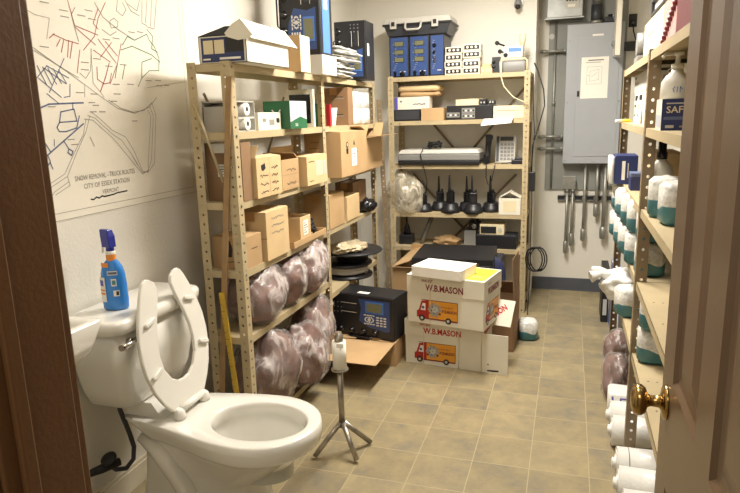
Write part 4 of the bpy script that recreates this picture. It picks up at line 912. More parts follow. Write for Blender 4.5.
# rubbish-dark equipment cases
def flatcase(label, loc, W, D, Hh, rz, rot=None, m='black_plastic', clasp='chrome', handle=True):
    t = thing('carrying_case', label, 'carrying case', loc, rz, rot=rot)
    MB(m).box((-W/2, -D/2, 0), (W/2, D/2, Hh*.48)).build('case_base', t, bevel=.006)
    l = MB(m).box((-W/2+.001, -D/2+.001, Hh*.52), (W/2-.001, D/2-.001, Hh)); l.box((-W/2+.02, -D/2+.02, Hh), (W/2-.02, D/2-.02, Hh+.002), 'black_plastic'); l.build('case_lid', t, bevel=.008)
    MB('dark_grey').box((-W/2+.004, -D/2+.004, Hh*.47), (W/2-.004, D/2-.004, Hh*.53)).build('seam_strip', t)
    for x in (-W*.32, W*.30):
        MB(clasp).tube([(x-.018, -D/2-.003, Hh*.30), (x-.018, -D/2-.005, Hh*.66), (x+.018, -D/2-.005, Hh*.66), (x+.018, -D/2-.003, Hh*.30)], .0022, n=6).box((x-.014, -D/2-.004, Hh*.42), (x+.014, -D/2-.0005, Hh*.6)).build('clasp', t)
    return t
flatcase('flat black carrying case on top of the open carton behind the W.B.MASON cartons', (-.675, 3.86, .4505), .50, .43, .07, .05)
cc = thing('equipment_box', 'black equipment box behind the W.B.MASON cartons, under the flat case end', 'box', (-.53, 4.05, 0))
MB('black_plastic').box((-.13, -.16, 0), (.14, .15, .44)).build('box_body', cc, bevel=.008); MB('dark_grey').box((-.12, -.15, .44), (.13, .14, .449)).build('lid', cc, bevel=.004)
o = blob(MB(), (0, 0, .0), 1, (.10, .08, .27), .25, 'navy_cloth', 4, 4, 2, 1.2).build('navy_jacket'); o.location = (-.44, 3.86, .218); tag(o, 'navy blue cloth jacket stuffed between the flat case and the brown carton', 'jacket')
# tissue packs
tp = thing('tissue_pack', 'single wrapped toilet roll on the floor at the end of the back shelving', 'toilet paper', (-.206, 3.775, 0), rz=.2, group='toilet paper packs in white and teal wrap')
def packmesh(W, D, Hh): return MB('tissue_wrap').rbox((-W/2, -D/2, 0), (W/2, D/2, Hh), min(W, D)*.32, n=5)
packmesh(.115, .115, .125).build('wrapper', tp)
MB('film_white').add([(-.04, -.02, .124), (.045, -.01, .124), (.03, .03, .124), (0, 0, .142), (-.02, .04, .124)], [(0,1,3),(1,2,3),(2,4,3),(4,0,3)]).build('wrapper_fold', tp)

# pipe stand
ps = thing('pipe_stand', 'bare steel tripod pipe stand with a white paper roll on it, middle of the floor', 'stand', (-.868, 2.215, 0))
MB('bare_steel').cyl((0, 0, .115), (0, 0, .375), .0125, n=14).build('pole', ps)
for fx, fy in ((-.095, -.085), (.085, -.068), (.095, .085), (-.075, .095)):
    d = Vector((fx, fy, 0)).normalized()
    if (fx, fy) == (-.075, .095): continue
    MB('bare_steel').tube([(d.x*.008, d.y*.008, .135), (fx*1.0, fy*1.0, .012)], .011, n=10).build('leg', ps)
MB('bare_steel').lathe([(.036, 0), (.036, .006)], xf=tr(0, 0, .372), n=20).build('flange', ps)
MB('bare_steel').lathe([(.018, .09), (.018, .15), (.013, .152), (.013, .165)], xf=tr(0, 0, .37), n=16).build('end_cap', ps)
pr = MB('white_paper').lathe([(.014, .001), (.0285, .001), (.0285, .118), (.014, .118)], n=28, caps=False); pr.box((.0, -.0295, .1), (.030, -.0285, .118))
o = pr.build('paper_roll'); o.location = (-.868, 2.215, .3785); tag(o, 'short white paper roll slid over the top of the steel pipe stand', 'paper roll')
# ------------------------------------------------------------------ back shelving contents
B1, B2, B3, B4, B5 = BZ[:5]
YF = 4.292
def module(label, x0, x1, kind):
    t = thing('rack_instrument', label, 'instrument', ((x0+x1)/2, YF+.13, B1), group='blue instruments on the back shelving')
    W = x1-x0; Hh = .272
    MB('black_plastic').box((-W/2, -.122, 0), (W/2, .14, Hh)).build('case', t, bevel=.003)
    fr = frame((-W/2, -.122, 0), (1,0,0), (0,0,1))
    p = MB('tester_blue').plate(fr, .010, .008, W-.006, Hh-.008, 'tester_blue', t=.004, lift=0)
    for i in range(14): p.plate(fr, W*.2+W*.05*(i % 4), .05+i*.014, W*.2+W*.05*(i % 4)+.012, .052+i*.014, 'light_grey', lift=.0044)
    p.plate(fr, W*.55, .035, W-.02, .039, 'white_paper', lift=.0044)
    p.build('front_panel', t)
    if kind == 'meter':
        for z in (.205, .15, .10):
            s_ = MB('dark_grey').plate(fr, W*.27, z, W*.78, z+.034, 'dark_grey', t=.003, lift=.004); s_.plate(fr, W*.31, z+.004, W*.74, z+.030, 'lcd', t=.001, lift=.0072); s_.build('screen', t)
        for x, r in ((.30, .012), (.68, .019)):
            MB('black_gloss').lathe([(r, 0), (r*.9, .006), (r*.4, .008), (r*.4, .014)], xf=fr @ tr(W*x, .022 if r > .015 else .03, .004), n=18).build('knob', t)
        MB('black_gloss').lathe([(.009, 0), (.008, .01)], xf=fr @ tr(W*.30, .012+.0, .004), n=14).build('knob', t)
    else:
        for x, z, r, m in ((.35, .20, .014, 'black_gloss'), (.33, .155, .011, 'black_gloss'), (.33, .125, .010, 'chrome'), (.38, .10, .012, 'chrome'), (.85, .03, .006, 'chrome')):
            MB(m).lathe([(r, 0), (r*.9, .006), (r*.4, .008), (r*.4, .013)], xf=fr @ tr(W*x, z, .004), n=16).build('knob', t)
    return t
module('leftmost of the three blue instruments under the black case on the back shelving', -1.222, -1.085, 'meter')
module('middle one of the three blue instruments, three small screens, on the back shelving', -1.080, -.942, 'meter')
module('rightmost blue instrument, with knobs and no screens, on the back shelving', -.937, -.836, 'plain')
t = thing('tool_case', 'black hard case with silver handle, lid pale with painted glare, on the blue instruments', 'case', (-1.02, 4.415, B1+.273))
def tap(z0, z1, w0, w1, d0, d1, m, mb): return mb.loft([[(sx*w0, sy*d0, z0) for sx, sy in ((-1,-1),(1,-1),(1,1),(-1,1))], [(sx*w1, sy*d1, z1) for sx, sy in ((-1,-1),(1,-1),(1,1),(-1,1))]], m, smooth=False)
tap(0, .072, .205, .232, .125, .14, 'dark_grey', MB()).build('case_base', t, bevel=.006)
mb = MB(); tap(.078, .118, .236, .225, .145, .135, 'light_grey', mb); mb.build('case_lid', t, bevel=.006)  # lid coloured light grey to stand in for glare on the case
MB('black_plastic').box((-.24, -.148, .066), (.24, .148, .08)).build('seam_strip', t, bevel=.003)
MB('light_grey').tube([(-.075, -.150, .085), (-.072, -.168, .045), (-.06, -.172, .034), (.02, -.172, .034), (.032, -.168, .045), (.035, -.150, .085)], .0075, n=8).build('handle', t)
for x in (-.16, .13): MB('light_grey').box((x-.022, -.162, .045), (x+.022, -.148, .10)).box((x-.012, -.164, .062), (x+.012, -.161, .09), 'black_plastic').build('latch', t, bevel=.002)
# relay units in two stacks
rl = thing('relay_unit', 'small relay unit at the bottom of the left stack beside the blue instruments', 'relay unit', (-.772, 4.36, B1), group='relay units stacked on the back shelving')
MB('white_card').box((-.058, -.06, 0), (.058, .06, .044)).build('case', rl, bevel=.002)
fc_ = MB('black_plastic').box((-.05, -.064, .010), (.05, -.059, .036)); fr = frame((-.05, -.0645, .010), (1,0,0), (0,0,1))
for i in range(3): fc_.disc(fr, .022+.028*i, .013, .008, 'white_paper', lift=.0004, n=10)
fc_.build('front_panel', rl)
NL = ['second', 'third', 'top']
for i in range(3): dup(rl, (-.775+.003*i, 4.36, B1+.046*(i+1)), 'small relay unit, %s from the bottom in the left relay stack' % ('second', 'third', 'fourth')[i])
for i, z in enumerate((0, .046, .105, .151)):
    dup(rl, (-.652+(.004 if i > 1 else 0), 4.355, B1+z), 'small relay unit, %s in the taller right stack on the back shelving' % ('lowest', 'second from the bottom', 'second from the top', 'topmost')[i])
o = MB('white_card').box((-.05, -.055, 0), (.056, .055, .011)).build('white_block'); o.location = (-.652, 4.36, B1+.0925); tag(o, 'thin plain white box between relay units in the taller right stack', 'box')
t = thing('socket_block', 'beige terminal block with black knobs between relay stack and speaker, top of back shelving', 'terminal block', (-.55, 4.35, B1))
MB('kraft_light').box((-.04, -.03, 0), (.04, .03, .045)).box((-.03, -.028, .045), (.025, .028, .065)).build('block_body', t, bevel=.002)
for i in range(3): MB('cream_card').cyl((-.025+.022*i, -.034, .02), (-.025+.022*i, -.028, .02), .008, n=10).build('terminal', t)
for z in (.04, .07): MB('black_gloss').sphere((.045, -.03, z), .012, sc_=(1.2, 1, .8)).build('knob', t)
t = thing('small_speaker', 'small dark grey speaker box on the top board of the back shelving', 'speaker', (-.49, 4.37, B1)); MB('dark_grey').box((-.027, -.05, 0), (.027, .05, .105)).build('case', t, bevel=.003)
MB('black_plastic').plate(frame((-.02, -.0505, .01), (1,0,0), (0,0,1)), 0, 0, .04, .085, 'black_plastic', t=.001).build('grille', t)
t = thing('desk_device', 'wide grey device with a rounded light rim at the right end of the top board', 'device', (-.372, 4.375, B1)); MB('grey_plastic').rbox((-.078, -.055, 0), (.078, .055, .075), .015).build('case', t)
MB('cream_card').tube([(-.088, -.06, .005), (-.088, -.06, .07), (-.075, -.06, .085), (.072, -.06, .085), (.085, -.06, .07), (.085, -.06, .0)], .006, n=8).build('rim', t)
t = thing('test_handset', 'white and light blue instrument with black knobs lying on the wide grey device', 'instrument', (-.375, 4.37, B1+.092))
MB('light_grey').box((-.055, -.05, 0), (.058, .05, .03)).build('case_base', t, bevel=.003)
b = MB('white_card').box((-.065, -.05, .03), (.058, .05, .075)); b.plate(frame((-.065, -.0505, .03), (1,0,0), (0,0,1)), .03, .008, .115, .034, 'tester_blue_light'); b.text(frame((-.065, -.0515, .03), (1,0,0), (0,0,1)), 'Unit', .06, .012, .016, 'white_paper', bold=.02) if False else None; b.build('case', t, bevel=.003)
for x, z in ((-.09, .045), (-.11, .10), (-.052, .02)): MB('black_gloss').cyl((x, -.055, z), (x, -.03, z), .014, n=14).cyl((x, -.03, z), (x*.6, .0, z*.8+.005), .006).build('knob', t)
MB('cream_card').lathe([(.012, 0), (.022, .04), (.024, .08), (.014, .085)], xf=tr(.05, .02, .075), n=14).build('horn', t)
# second shelf
def simple(name, label, cat, parts, loc, rz=0, group=None, rot=None):
    t = thing(name, label, cat, loc, rz, group, rot)
    for pn, mb, bv in parts: mb.build(pn, t, bevel=bv)
    return t
carton('plain kraft carton standing left of the black relay case, second board of back shelving', -1.00, -.84, 4.30, 4.50, B2, .085, 'kraft', tape=None)
simple('amplifier', 'low black box under the long white box, second board of the back shelving', 'black box', [('case', MB('black_plastic').box((-.095, -.12, 0), (.095, .12, .078)), .003), ('front_panel', MB('dark_grey').box((-.085, -.124, .01), (.085, -.1205, .07)), .001)], (-1.105, 4.43, B2))
b = MB('white_card').box((-.125, -.05, 0), (.125, .05, .085)); b.plate(frame((-.125, -.05, 0), (1,0,0), (0,0,1)), 0, 0, .022, .085, 'purple_print'); b.plate(frame((-.125, -.05, 0), (1,0,0), (0,0,1)), .04, .05, .052, .062, 'ink_blue')
b.text(frame((-.125, -.05, 0), (1,0,0), (0,0,1)), 'K.Matching', .135, .03, .018, 'ink_blue', w=.085) if False else scrib(b, frame((-.125, -.05, 0), (1,0,0), (0,0,1)), .135, .035, .085, .02, 1, 'ink_blue', .006, 21)
simple('long_box', 'long white box with a purple end lying on the low black box', 'box', [('box_body', b, .0015)], (-1.07, 4.37, B2+.080))
t = thing('padded_envelope', 'brown padded envelope lying above the long white box, back shelving', 'envelope', (-1.03, 4.44, B2+.168), rz=.06); MB('kraft').rbox((-.14, -.11, 0), (.15, .10, .03), .03).build('envelope_body', t)
t = thing('padded_envelope', 'darker brown paper bag, topmost of the pile under the top board of the back shelving', 'envelope', (-1.02, 4.43, B2+.20), rz=-.05); MB('kraft_light').rbox((-.16, -.11, 0), (.15, .10, .04), .045).build('envelope_body', t)
t = thing('relay_case', 'long black open case holding relay units, middle of the second board', 'case', (-.665, 4.42, B2)); MB('black_plastic').box((-.155, -.11, 0), (.16, .11, .095)).build('case', t, bevel=.003)
for x, z in ((-.11, .02), (-.005, .012), (-.005, .048)):
    f = MB('grey_plastic').box((x-.045, -.116, z-.004), (x+.045, -.1105, z+.03)); fr = frame((x-.045, -.1162, z-.004), (1,0,0), (0,0,1))
    for i in range(5): f.disc(fr, .012+.017*i, .016, .006, 'white_paper' if i % 2 else 'black_plastic', lift=.0004, n=8)
    f.build('front_panel', t)
t = thing('paper_tray', 'cream paper tray lying open on the long black relay case', 'tray', (-.70, 4.42, B2+.096)); MB('cream_card').box((-.06, -.1, 0), (.10, .1, .004)).box((-.06, -.1, .004), (.10, -.097, .04)).box((-.06, .097, .004), (.10, .1, .05)).box((.097, -.1, .004), (.10, .1, .04)).build('tray_body', t)
t = thing('relay_unit', 'small black relay unit right of the cream tray on the relay case', 'relay unit', (-.545, 4.35, B2+.096)); MB('black_plastic').box((-.05, -.03, 0), (-.005, .05, .038)).box((.002, -.03, 0), (.05, .05, .028)).build('case', t, bevel=.002)
for x in (-.04, -.02, .02, .038): MB('light_grey').cyl((x, -.034, .016), (x, -.029, .016), .006, n=8).build('knob', t)
t = thing('label_printer', 'cream desktop printer with paper sheet hanging over the shelf edge', 'printer', (-.395, 4.38, B2)); MB('cream_card').box((-.105, -.085, 0), (.098, .1, .085)).build('case', t, bevel=.005)
MB('ink_grey').box((-.08, -.087, .052), (.07, -.0848, .056)).build('slot', t)
o = MB('white_paper').add([(-.10, .02, .0), (.09, .02, 0), (.09, -.035, .0), (-.10, -.035, 0), (.08, -.05, -.03), (-.12, -.052, -.045)], [(0,1,2,3),(3,2,4,5)]).build('paper_sheet', solid=.0006); o.location = (-.455, 4.275, B2+.0015); tag(o, 'white paper sheet hanging over the edge in front of the cream printer', 'paper')
# third shelf
t = thing('flatbed_scanner', 'light grey and black flatbed scanner lying on the third board', 'scanner', (-.875, 4.42, B3))
MB('black_plastic').loft([[(sx*.285, sy*.15, 0) for sx, sy in ((-1,-1),(1,-1),(1,1),(-1,1))], [(sx*.293, sy*.152, .03) for sx, sy in ((-1,-1),(1,-1),(1,1),(-1,1))]], smooth=False).build('base', t, bevel=.005)
MB('grey_plastic').box((-.29, -.15, .031), (.29, .15, .075)).build('case', t, bevel=.006)
MB('light_grey').loft([[(sx*.292, sy*.152, .077) for sx, sy in ((-1,-1),(1,-1),(1,1),(-1,1))], [(sx*.27, sy*.14, .105) for sx, sy in ((-1,-1),(1,-1),(1,1),(-1,1))]], smooth=False).build('lid', t, bevel=.006)
loops('cable_coil', 'bundle of black power cable lying on the scanner lid', (-.92, 4.38, B3+.106), .045, 5, seed=9, flat=.9, th=.006)
o = MB('rubber').tube([(-.93, 4.31, B3+.112), (-.98, 4.27, B3+.117), (-1.0, 4.262, B3+.07), (-.97, 4.268, B3-.04), (-.955, 4.272, B3-.12), (-.965, 4.275, B3-.20)], .0035, n=6)
o.tube([(-.965, 4.275, B3-.20), (-.965, 4.275, B3-.225)], .007, n=8); o = o.build('electric_cable'); tag(o, 'black power cord hanging from the scanner over the shelf edge to the radios', 'cable')
t = thing('telephone_handset', 'black telephone handset standing upright beside the beige phone', 'telephone', (-.535, 4.32, B3), rz=.1)
MB('black_gloss').tube([(-.012, 0, .015), (-.006, .012, .06), (.0, .018, .11), (.004, .012, .16), (.008, 0, .195)], .02, radii=[.026, .022, .019, .022, .027], n=12).build('handset_body', t)
MB('black_gloss').cyl((-.012, -.028, .03), (-.012, .0, .03), .026, n=16).build('mouth_piece', t); MB('black_gloss').cyl((.008, -.026, .18), (.008, 0, .18), .026, n=16).build('ear_piece', t)
o = MB('rubber').tube([(-.54+.004*math.sin(i*1.9), 4.272+.004*math.cos(i*1.9), B3+.01-.006*i) for i in range(18)] + [(-.53, 4.272, B3-.13), (-.515, 4.274, B3-.15), (-.50, 4.272, B3-.10), (-.485, 4.274, B3-.02), (-.48, 4.30, B3+.008)], .0032, n=6).build('coiled_cord'); tag(o, 'black coiled cord looping down in front of the board under the handset', 'cable')
t = thing('desk_telephone', 'beige push-button desk telephone leaning upright on the third board', 'telephone', (-.425, 4.40, B3), rot=(math.radians(-14), 0, 0))
MB('light_grey').box((-.068, -.02, 0), (.068, .02, .195)).build('case', t, bevel=.006)
fr = frame((-.068, -.02, 0), (1,0,0), (0,0,1)); MB('dark_grey').plate(fr, .03, .155, .12, .182, 'dark_grey', t=.002).build('screen', t)
kp = MB('grey_plastic')
for r in range(5):
    for c in range(4): kp.plate(fr, .034+c*.024, .02+r*.025, .052+c*.024, .036+r*.025, 'grey_plastic', t=.004)
kp.build('keypad', t)
MB('dark_grey').plate(fr, .006, .01, .024, .185, 'dark_grey', t=.004).build('cradle', t)
simple('power_adapter', 'small black boxy adapter at the right end of the third board', 'adapter', [('case', MB('black_plastic').box((-.04, -.03, 0), (.04, .03, .03)).box((-.02, -.02, .03), (.035, .025, .045)), .003), ('cable', MB('rubber').tube([(-.04, 0, .01), (-.07, -.02, .008), (-.11, -.01, .007)], .004), 0)], (-.335, 4.33, B3))
# radios with antennas on the fourth board
rd = thing('handheld_radio', 'black radio in its charger, leftmost of the row on the fourth board', 'radio', (-1.0, 4.36, B4), group='black radios standing in chargers')
MB('black_plastic').loft([[(r*math.cos(2*PI*i/20), r*math.sin(2*PI*i/20), z) for i in range(20)] for r, z in ((.062, 0), (.064, .012), (.058, .03), (.052, .034), (.050, .05), (.042, .058))]).build('charger', rd)
MB('black_gloss').box((-.024, -.018, .05), (.024, .018, .125)).build('radio_body', rd, bevel=.006)
MB('black_plastic').lathe([(.011, 0), (.009, .02), (.006, .075), (.0045, .10)], xf=tr(-.008, 0, .125), n=12).build('antenna', rd)
MB('black_plastic').lathe([(.008, 0), (.007, .016)], xf=tr(.014, 0, .125), n=12).build('knob', rd)
for i, (x, y, rz, s_) in enumerate(((-.895, 4.44, .4, 1), (-.80, 4.345, -.3, 1.06), (-.69, 4.43, .7, 1), (-.635, 4.335, .1, 1.05), (-.52, 4.42, -.5, 1.02))):
    dup(rd, (x, y, B4), 'black radio in its charger, %s from the left in the row on the fourth board' % ('second', 'third', 'fourth', 'fifth', 'sixth')[i], rz, scale=(1.1, 1.1, s_*1.12))
def p_wb(b, F, sx, sy, h): b.plate(F['front'], .03, .02, sx-.03, h-.02, 'cream_card')
carton('white card box with opened slanting lid at the right end of the fourth board', -.452, -.305, 4.285, 4.42, B4, .115, 'white_card', top='open', flaps=[('left', 150, .09), ('right', 152, .09)], paint=p_wb)
o = blob(MB(), (0, 0, .125), 1, (.14, .10, .155), .35, 'clear_film', 9, 5, 1.3, 1.6).build('plastic_bag'); o.location = (-1.135, 4.33, B4-.002); tag(o, 'clear crinkled plastic bag bulging out at the left end of the fourth board', 'bag')
# fifth board
simple('scale_instrument', 'cream and black instrument with dials at the right of the lowest visible board', 'instrument', [('case', MB('cream_card').box((-.085, -.06, 0), (.085, .06, .075)), .004), ('front_panel', MB('black_plastic').box((-.078, -.064, .012), (.03, -.0595, .06)), .001), ('knob', MB('light_grey').cyl((.055, -.066, .04), (.055, -.058, .04), .014), 0)], (-.50, 4.37, B5+.10))
simple('equipment_box', 'low black box under the cream instrument with dials', 'box', [('case', MB('black_plastic').box((-.14, -.08, 0), (.14, .08, .098)), .004), ('lid', MB('dark_grey').box((-.13, -.07, .098), (.13, .07, .0995)), 0)], (-.47, 4.39, B5))
simple('camera_body', 'small black camera-like device with silver lens on the lowest visible board', 'device', [('case', MB('black_plastic').box((-.04, -.03, 0), (.04, .03, .06)).box((-.02, -.02, .06), (.02, .02, .08)), .004), ('lens', MB('chrome').lathe([(.02, 0), (.02, .015), (.014, .018)], xf=tr(0, -.03, .03) @ Matrix.Rotation(PI/2, 4, 'X'), n=16), 0)], (-.63, 4.40, B5+.12))
simple('equipment_box', 'small grey box under the black device with silver lens', 'box', [('case', MB('grey_plastic').box((-.055, -.06, 0), (.03, .06, .118)), .004), ('lid', MB('dark_grey').box((-.053, -.058, .118), (.028, .058, .1195)), 0)], (-.65, 4.42, B5))
o = MB('steel_grey').tube([(-1.03, 4.40, B5+.012), (-.95, 4.42, B5+.21)], .017, n=16).build('metal_tube'); tag(o, 'grey metal tube standing tilted on the board under the plastic bag', 'tube')
o = blob(MB(), (0, 0, .03), 1, (.10, .08, .04), .4, 'wood', 12, 4, 2, 1).build('leather_pouch'); o.location = (-.84, 4.40, B5+.001); tag(o, 'crumpled brown leather pouch beside the tilted metal tube', 'pouch')
simple('radio_base', 'dark device with upright knob at the far left of the lowest visible board', 'device', [('case', MB('black_plastic').box((-.05, -.05, 0), (.05, .05, .07)), .006), ('antenna', MB('black_gloss').lathe([(.03, 0), (.022, .05), (.008, .09), (.006, .14)], xf=tr(0, 0, .07), n=14), 0)], (-1.14, 4.40, B5))
# cords at the right side of the back shelving
o = MB('cream_card').tube([(-.45, 4.278, B1+.09), (-.452, 4.27, B1-.02), (-.43, 4.268, B1-.09), (-.37, 4.266, B1-.16), (-.32, 4.264, B1-.185), (-.27, 4.262, B1-.21)], .004, n=6).build('charging_cable'); tag(o, 'thin white cord drooping from the top board across the back shelving front', 'cable')
o = MB('rubber').tube([(-.24, 4.30, B1+.05), (-.215, 4.26, B1-.0), (-.175, 4.25, B1-.12), (-.165, 4.25, B1-.22), (-.20, 4.25, B1-.36), (-.235, 4.25, B1-.48), (-.236, 4.25, 1.0)], .0045, n=6).build('electric_cable'); tag(o, 'black power cord bowing out beside the right post of the back shelving', 'cable')
o = MB('rubber').tube([(-.243, 4.262, B1-.02), (-.238, 4.258, B1-.2), (-.225, 4.255, B1-.4), (-.24, 4.255, 1.0)], .0035, n=6).build('electric_cable'); tag(o, 'second thinner black cord running straight down the right post', 'cable')
simple('power_adapter', 'black power adapter hanging on its cord at the right post of the back shelving', 'adapter', [('case', MB('black_plastic').box((-.02, -.016, 0), (.02, .016, .13)), .004), ('cable', MB('rubber').tube([(0, 0, .0), (.004, 0, -.1), (.0, 0, -.35), (.004, 0, -.55), (-.004, 0, -.80), (-.006, -.01, -.868)], .0035, n=6), 0)], (-.232, 4.252, .87))
o = MB('rubber')
for k in range(3): o.tube([(-.245+.05*k*.3+.05*math.cos(2*PI*i/16)+.025*math.sin(2*PI*i/16), 4.25+.006*k, .40+.0*k+.075*math.sin(2*PI*i/16)-.04*math.cos(2*PI*i/16)) for i in range(17)], .005, n=6)
o = o.build('cable_coil'); o.location = (.04, 0, 0); tag(o, 'coil of black cable hung low on the right post of the back shelving', 'cable')

# ------------------------------------------------------------------ electrical equipment on the recessed back wall
YW = 4.95
o = MB('plywood_grey').box((-.175, YW-.014, .80), (.36, YW-.001, 2.36)).build('backing_board', bevel=.001); tag(o, 'grey painted plywood backing board behind the electrical panel', 'board')
YP = YW-.014
t = thing('breaker_panel', 'large grey electrical breaker panel on the back wall', 'electrical panel', (0, 0, 0))
MB('panel_grey').box((-.048, YP-.10, 1.005), (.337, YP-.0005, 1.992)).build('cabinet', t, bevel=.004)
MB('panel_grey').box((-.045, YP-.103, 1.01), (.334, YP-.1005, 1.988)).build('cover', t, bevel=.001)
MB('panel_grey').box((.028, YP-.107, 1.06), (.31, YP-.1035, 1.90)).build('door', t, bevel=.0015)
MB('black_plastic').box((.036, YP-.113, 1.49), (.052, YP-.1075, 1.53)).build('latch', t)
MB('white_paper').box((.125, YP-.1045, 1.905), (.20, YP-.1035, 1.918)).build('label_sticker', t)
sc_ = MB('steel_grey')
for x, z in ((-.03, 1.88), (-.03, 1.45), (-.03, 1.03), (.322, 1.03), (.322, 1.45)):
    MB('steel_grey').cyl((x, YP-.106, z), (x, YP-.103, z), .006, n=10).build('screw', t)
cs_ = MB('white_paper').box((.058, YP-.110, 1.475), (.242, YP-.1078, 1.762)); fr = frame((.058, YP-.1102, 1.475), (1,0,0), (0,0,1))
cs_.text(fr, 'CIRCUIT DIRECTORY', .045, .262, .009, 'ink_black', w=.10) if False else cs_.plate(fr, .045, .262, .15, .268, 'ink_black')
cs_.plate(fr, .03, .248, .13, .252, 'ink_grey')
for q in ([(.04, .10), (.04, .22), (.14, .22), (.14, .10), (.04, .10)], [(.06, .12), (.06, .19), (.12, .20), (.12, .13), (.06, .12)], [(.07, .15), (.11, .18)], [(.04, .16), (.06, .16)]): cs_.stroke(fr, q, .0015, 'ink_grey')
o = cs_.build('circuit_sheet'); tag(o, 'white sheet with a plan drawing taped on the breaker panel door', 'paper')
t = thing('meter_box', 'grey metering box with small window above the breaker panel, top left', 'meter box', (0, 0, 0))
MB('steel_grey').box((-.192, YP-.11, 2.045), (.052, YP-.0005, 2.40)).build('cabinet', t, bevel=.004)
b = MB('light_grey').box((-.07, YP-.113, 2.10), (.025, YP-.1105, 2.22)); fr = frame((-.07, YP-.1135, 2.10), (1,0,0), (0,0,1))
for i in range(4): b.plate(fr, .008+.02*i, .05, .02+.02*i, .09, 'ink_black')
b.plate(fr, .02, .01, .07, .03, 'white_paper'); b.build('window', t)
MB('steel_grey').box((-.205, YP-.112, 2.036), (.062, YP-.001, 2.044)).build('flange', t)
o = MB('dark_grey').cyl((.145, YP-.055, 1.993), (.145, YP-.055, 2.12), .036, n=20).cyl((.145, YP-.055, 2.12), (.145, YP-.055, CEIL-.002), .030, 'conduit', n=20).lathe([(.044, 0), (.044, .02)], 'conduit', tr(.145, YP-.055, 1.993), n=20).build('riser_conduit'); tag(o, 'thick grey conduit rising from the top of the breaker panel', 'conduit')
simple('junction_fitting', 'black cable fitting on top of the breaker panel beside the thick conduit', 'fitting', [('case', MB('black_plastic').box((.20, YP-.075, 1.994), (.275, YP-.02, 2.035)), .008), ('nut', MB('black_gloss').cyl((.24, YP-.05, 2.035), (.24, YP-.05, 2.05), .016), 0)], (0, 0, 0))
o = MB('conduit').tube([(-.128, YP-.012, .812), (-.128, YP-.012, 2.035)], .009, n=10); o.cyl((-.128, YP-.012, 1.43), (-.128, YP-.012, 1.47), .012); o = o.build('vertical_conduit'); tag(o, 'thin vertical conduit running down the backing board left of the panel', 'conduit')
o = MB('light_grey').lathe([(.02, 0), (.02, .004)], xf=tr(-.155, YP-.0005, 1.93) @ Matrix.Rotation(PI/2, 4, 'X'), n=16); o.lathe([(.008, .004), (.006, .01)], xf=tr(-.155, YP-.0005, 1.93) @ Matrix.Rotation(PI/2, 4, 'X'), n=12); o = o.build('round_knockout'); tag(o, 'small round white cover plate on the backing board under the meter box', 'cover plate')
for z, lab in ((1.822, 'upper one, just below the meter box'), (1.205, 'middle one, beside the lower half of the panel'), (1.115, 'lowest one, near the bottom of the panel')):
    x0 = -.235
    o = MB('conduit').tube([(x0, YP-.045, z), (-.0485, YP-.045, z)], .011, n=10).cyl((x0+.015, YP-.045, z), (x0+.045, YP-.045, z), .015, n=10).cyl((-.07, YP-.045, z), (-.0485, YP-.045, z), .015, n=10).build('horizontal_conduit'); tag(o, 'short horizontal conduit left of the panel, ' + lab, 'conduit', 'short horizontal conduits left of the panel')
t = thing('junction_box', 'small grey junction box under the left corner of the breaker panel', 'junction box', (-.0, 0, 0)); MB('panel_grey').box((-.04, YP-.06, .815), (.05, YP-.001, .905)).build('box_body', t, bevel=.003); MB('conduit').box((-.043, YP-.063, .812), (.053, YP-.0605, .908)).build('cover', t, bevel=.001)
t = thing('junction_box', 'small grey box partly behind the right shelving, below the panel', 'junction box', (.315, 0, 0)); MB('panel_grey').box((-.03, YP-.06, .84), (.035, YP-.001, .95)).build('box_body', t, bevel=.003); MB('conduit').box((-.033, YP-.063, .837), (.038, YP-.0605, .953)).build('cover', t, bevel=.001)
t = thing('strut_channel', 'horizontal slotted metal channel fixed across the wall under the panel', 'strut channel', (0, 0, 0))
MB('steel_grey').box((-.075, YW-.022, .715), (.345, YW-.001, .722)).box((-.075, YW-.022, .752), (.345, YW-.001, .759)).box((-.075, YW-.004, .722), (.345, YW-.001, .752), 'dark_grey').build('channel', t)
for x in (-.005, .035, .12, .205, .262): MB('conduit').box((x-.017, YW-.045, .728), (x+.017, YW-.022, .745)).build('clamp', t, bevel=.002)
G5 = 'conduits dropping below the breaker panel'
for x, z0, z1, rr, lab in ((-.005, .31, .812, .010, 'leftmost, reaching lowest'), (.035, .37, .812, .010, 'second from the left, ending just above the lowest'), (.12, .41, 1.004, .011, 'middle one'), (.205, .60, 1.004, .011, 'fourth from the left and shortest'), (.262, .43, 1.004, .015, 'rightmost and thickest')):
    t = thing('drop_conduit', 'grey conduit hanging below the breaker panel, ' + lab, 'conduit', (x, YW-.058, z0), group=G5)
    MB('conduit').cyl((0, 0, .06), (0, 0, z1-z0), rr, n=12).build('pipe', t)
    MB('conduit').lathe([(.006, 0), (rr*1.5, .008), (rr*1.7, .05), (rr*1.6, .095), (rr, .10)], n=14).build('end_fitting', t)
    MB('steel_grey').lathe([(rr*1.35, 0), (rr*1.35, .025)], xf=tr(0, 0, z1-z0-.026), n=12).build('coupling', t)
